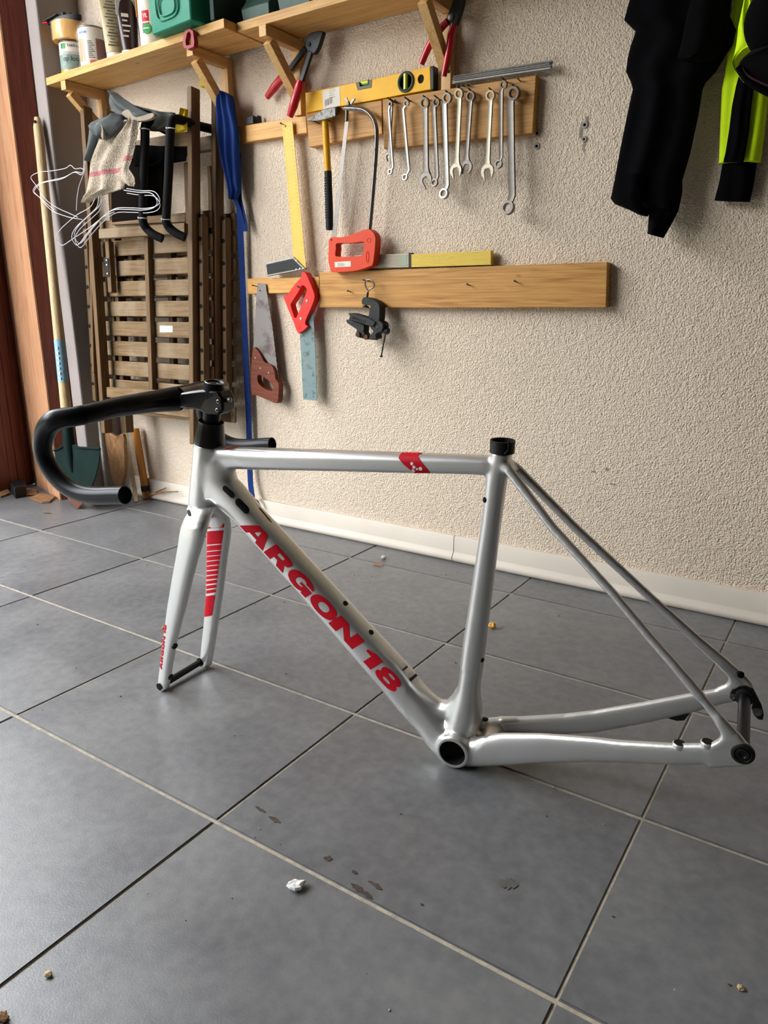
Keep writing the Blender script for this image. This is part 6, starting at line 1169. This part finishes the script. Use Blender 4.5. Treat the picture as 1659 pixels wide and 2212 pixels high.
p = V((-.775,-.07,ZT+.15)); obj('copper_end', MB().bar(p-ux*.028+fn*.004, p+ux*.028+fn*.004, .006, .08, fn), M['orange_wood'], t, bev=.001)
# white cartridge with a red VIL label
c = (-.723, -.088); r = .0415
t = thing('sealant_cartridge', 'white cartridge with a red label and a green badge', 'cartridge', (c[0], c[1], ZT)); cyl('body', 'vil_white', t, c, r, ZT, 1.62, 32)
wrap('red_label', 'red_print', t, c, r, -.95, -.40, ZT+.048, ZT+.073); wrap('red_label', 'red_print', t, c, r, -.95, -.40, ZT+.077, ZT+.104); wrap_text('VIL', 'white_print', t, c, r, -.66, ZT+.086, .0155, .0012, .75)
wrap('green_panel', 'green_pale', t, c, r, -.1, .6, ZT+.064, ZT+.102)
for k in range(6): wrap('print_line', 'label', t, c, r, -.05, .55-.05*(k % 2), ZT+.067+.006*k, ZT+.0685+.006*k, .0007)
a = FACE-.6; q = V((c[0]+(r+.001)*math.cos(a), c[1]+(r+.001)*math.sin(a), ZT+.058)); obj('green_badge', MB().lathe(q, [(.0135,-.004),(.0135,.0004),(.0002,.0012)], (math.cos(a), math.sin(a), 0), 22), M['green_print'], t)
wrap_text('garantito', 'white_print', t, c, r, -.6, ZT+.0565, .0058, .0042, .8) if False else wrap('badge_print', 'white_print', t, c, r, -.82, -.42, ZT+.057, ZT+.0595, .0036)
for k in range(5): wrap('small_print', 'print_grey', t, c, r, -.05, .5-.06*(k % 3), ZT+.036+.005*k, ZT+.0375+.005*k)
c = (-.664, -.041); t = thing('spray_can', 'dark spray can between the white cartridge and the teal case', 'can', (c[0], c[1], ZT)); cyl('can', 'black_plastic', t, c, .029, ZT, 1.56, 24); wrap('red_ring', 'red_paint', t, c, .029, -.5, .1, ZT+.085, ZT+.1)
c = (-.628, -.075); t = thing('glue_bottle', 'small white bottle with a brown label squeezed beside the teal case', 'bottle', (c[0], c[1], ZT)); cyl('bottle', 'vil_white', t, c, .026, ZT, 1.5, 24); wrap('brown_label', 'brown_dark', t, c, .026, -1.2, -.2, ZT+.03, ZT+.07); wrap('paper_label', 'label', t, c, .026, -.1, 1.0, ZT+.008, ZT+.028)

# teal case and dark green bins
t = thing('tool_case', 'teal plastic tool case overhanging the front of the left shelf board', 'case', (-.48, -.12, ZT))
cq = [(-.598,-.205), (-.428,-.222), (-.395,-.05), (-.585,-.035)]
rg = []
for z, g in ((ZT+.0006, -.006), (ZT+.004, 0), (ZT+.055, .004), (ZT+.18, .012)):
    cx = sum(p[0] for p in cq)/4; cy = sum(p[1] for p in cq)/4; rg.append([(x+(x-cx)*g*5, y+(y-cy)*g*3, z) for x, y in cq])
obj('shell', MB().quadstrip(rg), M['teal_box'], t, bev=.004, smooth=30)
fc = lambda f, z, o=0: V((cq[0][0]*(1-f)+cq[1][0]*f, cq[0][1]*(1-f)+cq[1][1]*f-.0035*(z-ZT)/.06-o, z))
for rad, h in ((1, .0016), (.72, .0014)):
    obj('raised_rim', MB().tube([fc(.46+.28*rad*math.copysign(abs(math.cos(2*PI*k/28))**.6, math.cos(2*PI*k/28)), ZT+.055+.032*rad*math.copysign(abs(math.sin(2*PI*k/28))**.6, math.sin(2*PI*k/28)), .0012) for k in range(28)], .0022, 8, closed=True), M['teal_box'], t)
obj('lid_edge', MB().box((-.392, -.19, ZT+.0008), (-.375, -.05, ZT+.15)), M['teal_dark'], t, bev=.003)
def bin_(label, x0, x1, yf):
    t = thing('storage_bin', label, 'bin', ((x0+x1)/2, yf, 1.4018), 'dark green storage bins on the right shelf'); z = 1.4018; d = (x1-x0)
    obj('tub', MB().quadstrip([[(x0+.006,yf,z),(x1-.006,yf,z),(x1-.006,-.03,z),(x0+.006,-.03,z)], [(x0+.003,yf-.004,z+.03),(x1-.003,yf-.004,z+.03),(x1-.003,-.03,z+.03),(x0+.003,-.03,z+.03)], [(x0+.003,yf+.016,z+.055),(x1-.003,yf+.016,z+.055),(x1-.003,-.03,z+.055),(x0+.003,-.03,z+.055)], [(x0,yf+.018,z+.11),(x1,yf+.018,z+.11),(x1,-.03,z+.11),(x0,-.03,z+.11)]]), M['bin'], t, bev=.002, smooth=30)
    obj('label_lip', MB().box((x0+.01, yf+.004, z+.058), (x1-.02, yf+.016, z+.064)), M['bin'], t, bev=.001)
    for x in (x0+.02, x1-.03): obj('rib', MB().box((x-.002, yf+.006, z+.06), (x+.002, yf+.018, z+.11)), M['bin'], t)
    return t
bin_('dark green storage bin nearest the teal case', -.340, -.238, -.128)
bin_('middle dark green storage bin on the right shelf board', -.215, -.105, -.128)
bin_('dark green storage bin farthest along the right shelf board', -.085, .03, -.128)

# ---------------------------------------------------------------- clothes hanging at the right
bs = thing('black_shirt', 'black long-sleeved garment hanging against the wall, sleeves down', 'shirt', (0.7635, -0.05, 1.0174))
drape('body', [((0.6476, -0.05, 1.3406), (0.838, -0.05, 1.2997)), ((0.6471, -0.05, 1.2847), (0.841, -0.05, 1.2466)), ((0.639, -0.05, 1.2504), (0.841, -0.05, 1.2192)), ((0.6643, -0.05, 1.2261), (0.8545, -0.05, 1.1937)), ((0.6563, -0.05, 1.201), (0.8517, -0.05, 1.1694)), ((0.6525, -0.05, 1.1808), (0.8398, -0.05, 1.1527)), ((0.6509, -0.05, 1.1558), (0.8268, -0.05, 1.1286)), ((0.6632, -0.05, 1.1344), (0.8094, -0.05, 1.1111)), ((0.6683, -0.05, 1.1192), (0.8053, -0.05, 1.102)), ((0.661, -0.05, 1.0737), (0.8026, -0.05, 1.0556)), ((0.6508, -0.05, 1.0017), (0.7943, -0.05, 0.9859)), ((0.6445, -0.05, 0.9481), (0.7842, -0.05, 0.9378)), ((0.6394, -0.05, 0.9145), (0.7865, -0.05, 0.9157)), ((0.6503, -0.05, 0.9025), (0.7848, -0.05, 0.8973)), ((0.6791, -0.05, 0.8894), (0.781, -0.05, 0.8816))], 'black_cloth', .035, .006, 2.2, .02, 34, 41, parent=bs)
drape('sleeve', [((0.6528, -0.07, 0.9556), (0.7247, -0.07, 0.9492)), ((0.6498, -0.075, 0.9155), (0.7281, -0.07, 0.9029)), ((0.6599, -0.075, 0.9002), (0.7301, -0.07, 0.8822)), ((0.6853, -0.075, 0.8875), (0.7297, -0.07, 0.8759)), ((0.7114, -0.075, 0.874), (0.7264, -0.07, 0.8717))], 'black_cloth', .03, .003, 1.2, .012, 16, 44, parent=bs)
drape('sleeve', [((0.7184, -0.05, 0.9524), (0.7832, -0.05, 0.9483)), ((0.7218, -0.05, 0.9164), (0.7865, -0.05, 0.9157)), ((0.7238, -0.05, 0.8855), (0.7828, -0.05, 0.8815)), ((0.7233, -0.05, 0.86), (0.7732, -0.05, 0.8588)), ((0.7244, -0.05, 0.8388), (0.7632, -0.05, 0.8386)), ((0.7402, -0.05, 0.8334), (0.7585, -0.05, 0.8288))], 'black_cloth', .024, .003, 1.2, .012, 16, 46, parent=bs)
drape('short_sleeve', [((0.7748, -0.09, 1.2931), (0.8439, -0.08, 1.2815)), ((0.7763, -0.09, 1.2476), (0.8461, -0.08, 1.2368)), ((0.7706, -0.095, 1.2091), (0.8469, -0.08, 1.2022)), ((0.7692, -0.1, 1.1771), (0.8454, -0.085, 1.1678)), ((0.7635, -0.1, 1.1498), (0.8359, -0.085, 1.1448)), ((0.7768, -0.1, 1.1438), (0.8103, -0.09, 1.14))], 'black_cloth', .025, .004, 1.5, .015, 20, 48, parent=bs)
hv = thing('hi_vis_jersey', 'neon yellow jersey with a black side stripe hanging at the right edge', 'jersey', (0.8804, -0.05, 1.0448))
drape('back_panel', [((0.8375, -0.03, 1.2987), (0.9019, -0.03, 1.2851)), ((0.8413, -0.03, 1.2524), (0.9078, -0.03, 1.2393)), ((0.8406, -0.03, 1.1748), (0.9161, -0.03, 1.162)), ((0.8395, -0.03, 1.1272), (0.9205, -0.03, 1.1148)), ((0.8367, -0.03, 1.1001), (0.9216, -0.03, 1.0879)), ((0.8406, -0.03, 1.0437), (0.9237, -0.03, 1.0334)), ((0.8445, -0.03, 0.9948), (0.9238, -0.03, 0.9879)), ((0.8466, -0.03, 0.9657), (0.923, -0.03, 0.9616))], 'neon', .02, .005, 2.2, .01, 30, 51, parent=hv)
drape('black_stripe', [((0.8717, -0.056, 1.1242), (0.9004, -0.056, 1.112)), ((0.8668, -0.056, 1.0974), (0.8986, -0.056, 1.0872)), ((0.8638, -0.057, 1.0617), (0.8987, -0.057, 1.0555)), ((0.8636, -0.057, 1.0213), (0.8996, -0.057, 1.0154)), ((0.8617, -0.057, 0.9804), (0.898, -0.057, 0.9749)), ((0.8595, -0.057, 0.9631), (0.8965, -0.057, 0.9603))], 'black_cloth', .006, .002, 1.5, .003, 14, 53, parent=hv)
drape('black_hem', [((0.8503, -0.02, 0.9974), (0.9157, -0.02, 0.9903)), ((0.8519, -0.02, 0.9684), (0.9151, -0.02, 0.9621)), ((0.8492, -0.02, 0.9316), (0.9146, -0.02, 0.926)), ((0.8441, -0.02, 0.8988), (0.9113, -0.02, 0.8913))], 'black_cloth', .018, .003, 1.5, .01, 18, 55, parent=hv)
drape('neon_sleeve', [((0.8838, -0.13, 1.2502), (0.8914, -0.13, 1.2486)), ((0.8806, -0.13, 1.2154), (0.8936, -0.13, 1.2129)), ((0.877, -0.135, 1.1888), (0.9032, -0.13, 1.1839)), ((0.8748, -0.14, 1.169), (0.9117, -0.135, 1.1623)), ((0.8745, -0.14, 1.1523), (0.9228, -0.14, 1.1432)), ((0.8745, -0.14, 1.1391), (0.9251, -0.14, 1.1306)), ((0.8747, -0.14, 1.128), (0.8974, -0.14, 1.1257)), ((0.8748, -0.14, 1.1177), (0.8847, -0.14, 1.1175)), ((0.8756, -0.14, 1.1071), (0.8792, -0.14, 1.1066)), ((0.8812, -0.14, 1.0958), (0.8835, -0.14, 1.0954)), ((0.8911, -0.14, 1.0839), (0.8932, -0.14, 1.082))], 'neon', .03, .006, 1.4, .012, 24, 57, parent=hv)
cpx = thing('cap', 'dark grey cap with a curved brim hanging in front of the neon jersey', 'cap', (0.9409, -0.245, 1.0696))
obj('brim', MB().prism(rounded([(0.9, -0.245, 1.0816), (0.9072, -0.245, 1.0928), (0.9191, -0.245, 1.0991), (0.9355, -0.245, 1.1018), (0.9631, -0.235, 1.1023), (0.9806, -0.235, 1.0206), (0.9529, -0.245, 1.03), (0.9287, -0.245, 1.0439), (0.9124, -0.245, 1.056), (0.9028, -0.245, 1.07)], 4), (0,.03,.012)), M['cap_grey'], cpx, bev=.004, smooth=50)
obj('brim_edge', MB().tube(spline([(0.9017, -0.249, 1.0783), (0.9082, -0.25, 1.0667), (0.92, -0.251, 1.0529), (0.9384, -0.251, 1.0398), (0.955, -0.251, 1.0299), (0.975, -0.249, 1.0213)], 4), .0045, 8), M['black_cloth'], cpx)
obj('brim_piping', MB().tube(spline([(0.9076, -0.249, 1.0767), (0.9156, -0.251, 1.0653), (0.9299, -0.253, 1.0544), (0.9537, -0.253, 1.0413), (0.9737, -0.251, 1.0334)], 4), .0018, 6), M['maroon'], cpx)
obj('crown', MB().ball((0.952, -0.205, 1.154), .062, .92, .7, 1.0, 22), M['black_cloth'], cpx, smooth=60)

# ---------------------------------------------------------------- litter and smears on the floor
def crumb(name, label, cat, p, r, mat, sx=1, sz=.6, rot=0, n=9, seed=0):
    rn = random.Random(seed); mb = MB(); mb.ball((0,0,0), r, sx, 1, sz, n)
    for v in mb.bm.verts: v.co *= rn.uniform(.7, 1.25)
    lo = min(v.co.z for v in mb.bm.verts)
    bmesh.ops.transform(mb.bm, matrix=Matrix.Translation(V(p)+V((0,0,-lo)))@Matrix.Rotation(rot, 4, 'Z'), verts=mb.bm.verts)
    return tag(obj(name, mb, M[mat], smooth=0), label, cat)
def leaf(label, p, L_, w, rot, mat='leaf', curl=.4):
    mb = MB(); rg = []
    for i in range(7):
        f = i/6; ww = w*math.sin(PI*min(1, max(.02, f*1.02)))**.7; x = (f-.5)*L_; z = .002+.02*curl*L_*8*(f-.5)**2
        rg.append([(x, -ww, z+.25*ww), (x, 0, z), (x, ww, z+.35*ww), (x, 0, z+.0006)])
    mb.quadstrip(rg); bmesh.ops.transform(mb.bm, matrix=Matrix.Translation(V(p))@Matrix.Rotation(rot, 4, 'Z'), verts=mb.bm.verts)
    return tag(obj('dry_leaf', mb, M[mat], smooth=60), label, 'leaf')
leaf('tan dry leaf on the floor near the skirting, between down tube and seat tube', (0.1025, -0.1607, 0), .034, .007, .15)
leaf('small olive dry leaf on the floor in front of the spade', (-1.1586, -0.3497, 0), .034, .006, .3, 'chip')
crumb('seed_husk', 'orange-brown dry husk on the floor just behind the seat tube', 'husk', (0.5447, -0.3606, 0), .008, 'tape', 1.2, .8, .4, seed=2)
crumb('fluff', 'grey dust clump on the floor by the tan leaf', 'fluff', (0.0867, -0.1067, 0), .006, 'fluff', 1.3, 1.0, .2, seed=3)
pf = crumb('paper_bit', 'curled white paper scrap lying alone on the near floor tile', 'scrap', (0.6686, -1.1783, 0), .0085, 'white_print', 1.3, .5, .9, seed=4)
crumb('wood_crumb', 'small red-brown crumb touching the white paper scrap', 'crumb', (0.6633, -1.1738, 0), .0032, 'leaf', 1.5, 1.0, .3, seed=5)
crumb('pebble', 'pale pebble near the lower left corner of the floor', 'pebble', (0.5259, -1.4195, 0), .0035, 'ash', 1.3, .7, .3, seed=6)
crumb('pebble', 'yellowish pebble near the lower right corner of the floor', 'pebble', (1.1471, -1.0284, 0), .0035, 'ash', 1.2, .7, .9, seed=7)
crumb('wood_crumb', 'small dark crumb on the floor left of the near fork leg', 'crumb', (-0.0674, -0.7625, 0), .004, 'leaf', 1.4, .7, .5, seed=8)
crumb('dirt_clod', 'brown clod at the lower left edge of the floor', 'dirt', (0.5332, -1.4746, 0), .006, 'chip', 1.3, .6, .2, seed=9)
rn = random.Random(12)
gb = MB(); marks = []
for k in range(210):
    u, v_ = rn.uniform(-.95, 1.9), rn.uniform(-1.5, -.04); r = rn.choice((.0006,.0008,.001,.0014)); n0 = len(gb.bm.faces); gb.ball((u, v_, r*.4), r, rn.uniform(.8,2), 1, .6, 5); marks += [k % 2]*(len(gb.bm.faces)-n0)
o = obj('floor_grit', gb, M['fluff'], smooth=0, kind='stuff'); tag(o, 'pale and dark grit scattered thinly over the floor tiles', 'grit')
o.data.materials.append(M['mud']); o.data.polygons.foreach_set('material_index', marks)
def smear(label, streaks, mat='mud', seed=1):
    t = MB(); q = random.Random(seed)
    for a, b, w in streaks:
        a, b = V((*a[:2], .0001)), V((*b[:2], .0001)); d = b-a; s_ = V((-d.y, d.x, 0)).normalized()*w; n = 12
        top = [a+d*(k/n)+s_*(math.sin(PI*k/n)**.6*q.uniform(.35,1.1)) for k in range(n+1)]; bot = [a+d*(k/n)-s_*(math.sin(PI*k/n)**.6*q.uniform(.35,1.1)) for k in range(n-1, 0, -1)]
        t.prism(top+bot, (0,0,.0002))
    return tag(obj('mud_smear', t, M[mat], smooth=0), label, 'smear')
smear('dried mud streak on the floor right of the fork tips, nearest the long joint', [((0.5192, -1.0934, 0), (0.5427, -1.0958, 0), .003), ((0.5501, -1.0991, 0), (0.5738, -1.1006, 0), .004)], seed=3)
smear('round dried mud spot on the near floor tile', [((0.6642, -1.1192, 0), (0.6763, -1.1152, 0), .005)], seed=4)
smear('dried mud flecks lowest on the near tile beside the pale joint', [((0.7196, -1.1357, 0), (0.7576, -1.1414, 0), .0045), ((0.7352, -1.1199, 0), (0.7585, -1.1226, 0), .0035), ((0.7083, -1.1173, 0), (0.7178, -1.1185, 0), .003)], seed=5)
smear('greyish old stain on the tile under the rear wheel end', [((0.8719, -1.0325, 0), (0.8952, -1.0235, 0), .011)], 'stain_floor', 6)
smear('faint tan streak on the bright left floor tile', [((0.394, -1.2157, 0), (0.4082, -1.1678, 0), .006)], 'stain_floor', 7)

# grime round the old fixings on the wall
def grime(label, blobs):
    t = MB()
    for (p, a, b), sd in zip(blobs, range(99)):
        q = random.Random(sd+31); n = 12
        t.prism([V(p)+V((a*math.cos(2*PI*k/n)*q.uniform(.5,1.1), -.0004, b*math.sin(2*PI*k/n)*q.uniform(.5,1.1))) for k in range(n)], (0,.0004,0))
    o = obj('wall_grime', t, M['stain'], smooth=0); return tag(o, label, 'stain')
grime('worn grey patch in the plaster around the pair of plugs near the black shirt', [((0.5469, 0, 1.0644), .006, .022), ((0.5556, 0, 1.0325), .004, .012), ((0.5577, 0, 1.0881), .004, .008)])
grime('thin dark chips in the plaster to the right of the seat post', [((0.6341, 0, 0.301), .008, .003), ((0.6662, 0, 0.3107), .007, .004), ((0.6826, 0, 0.276), .009, .003), ((0.484, 0, 0.2376), .004, .002)])
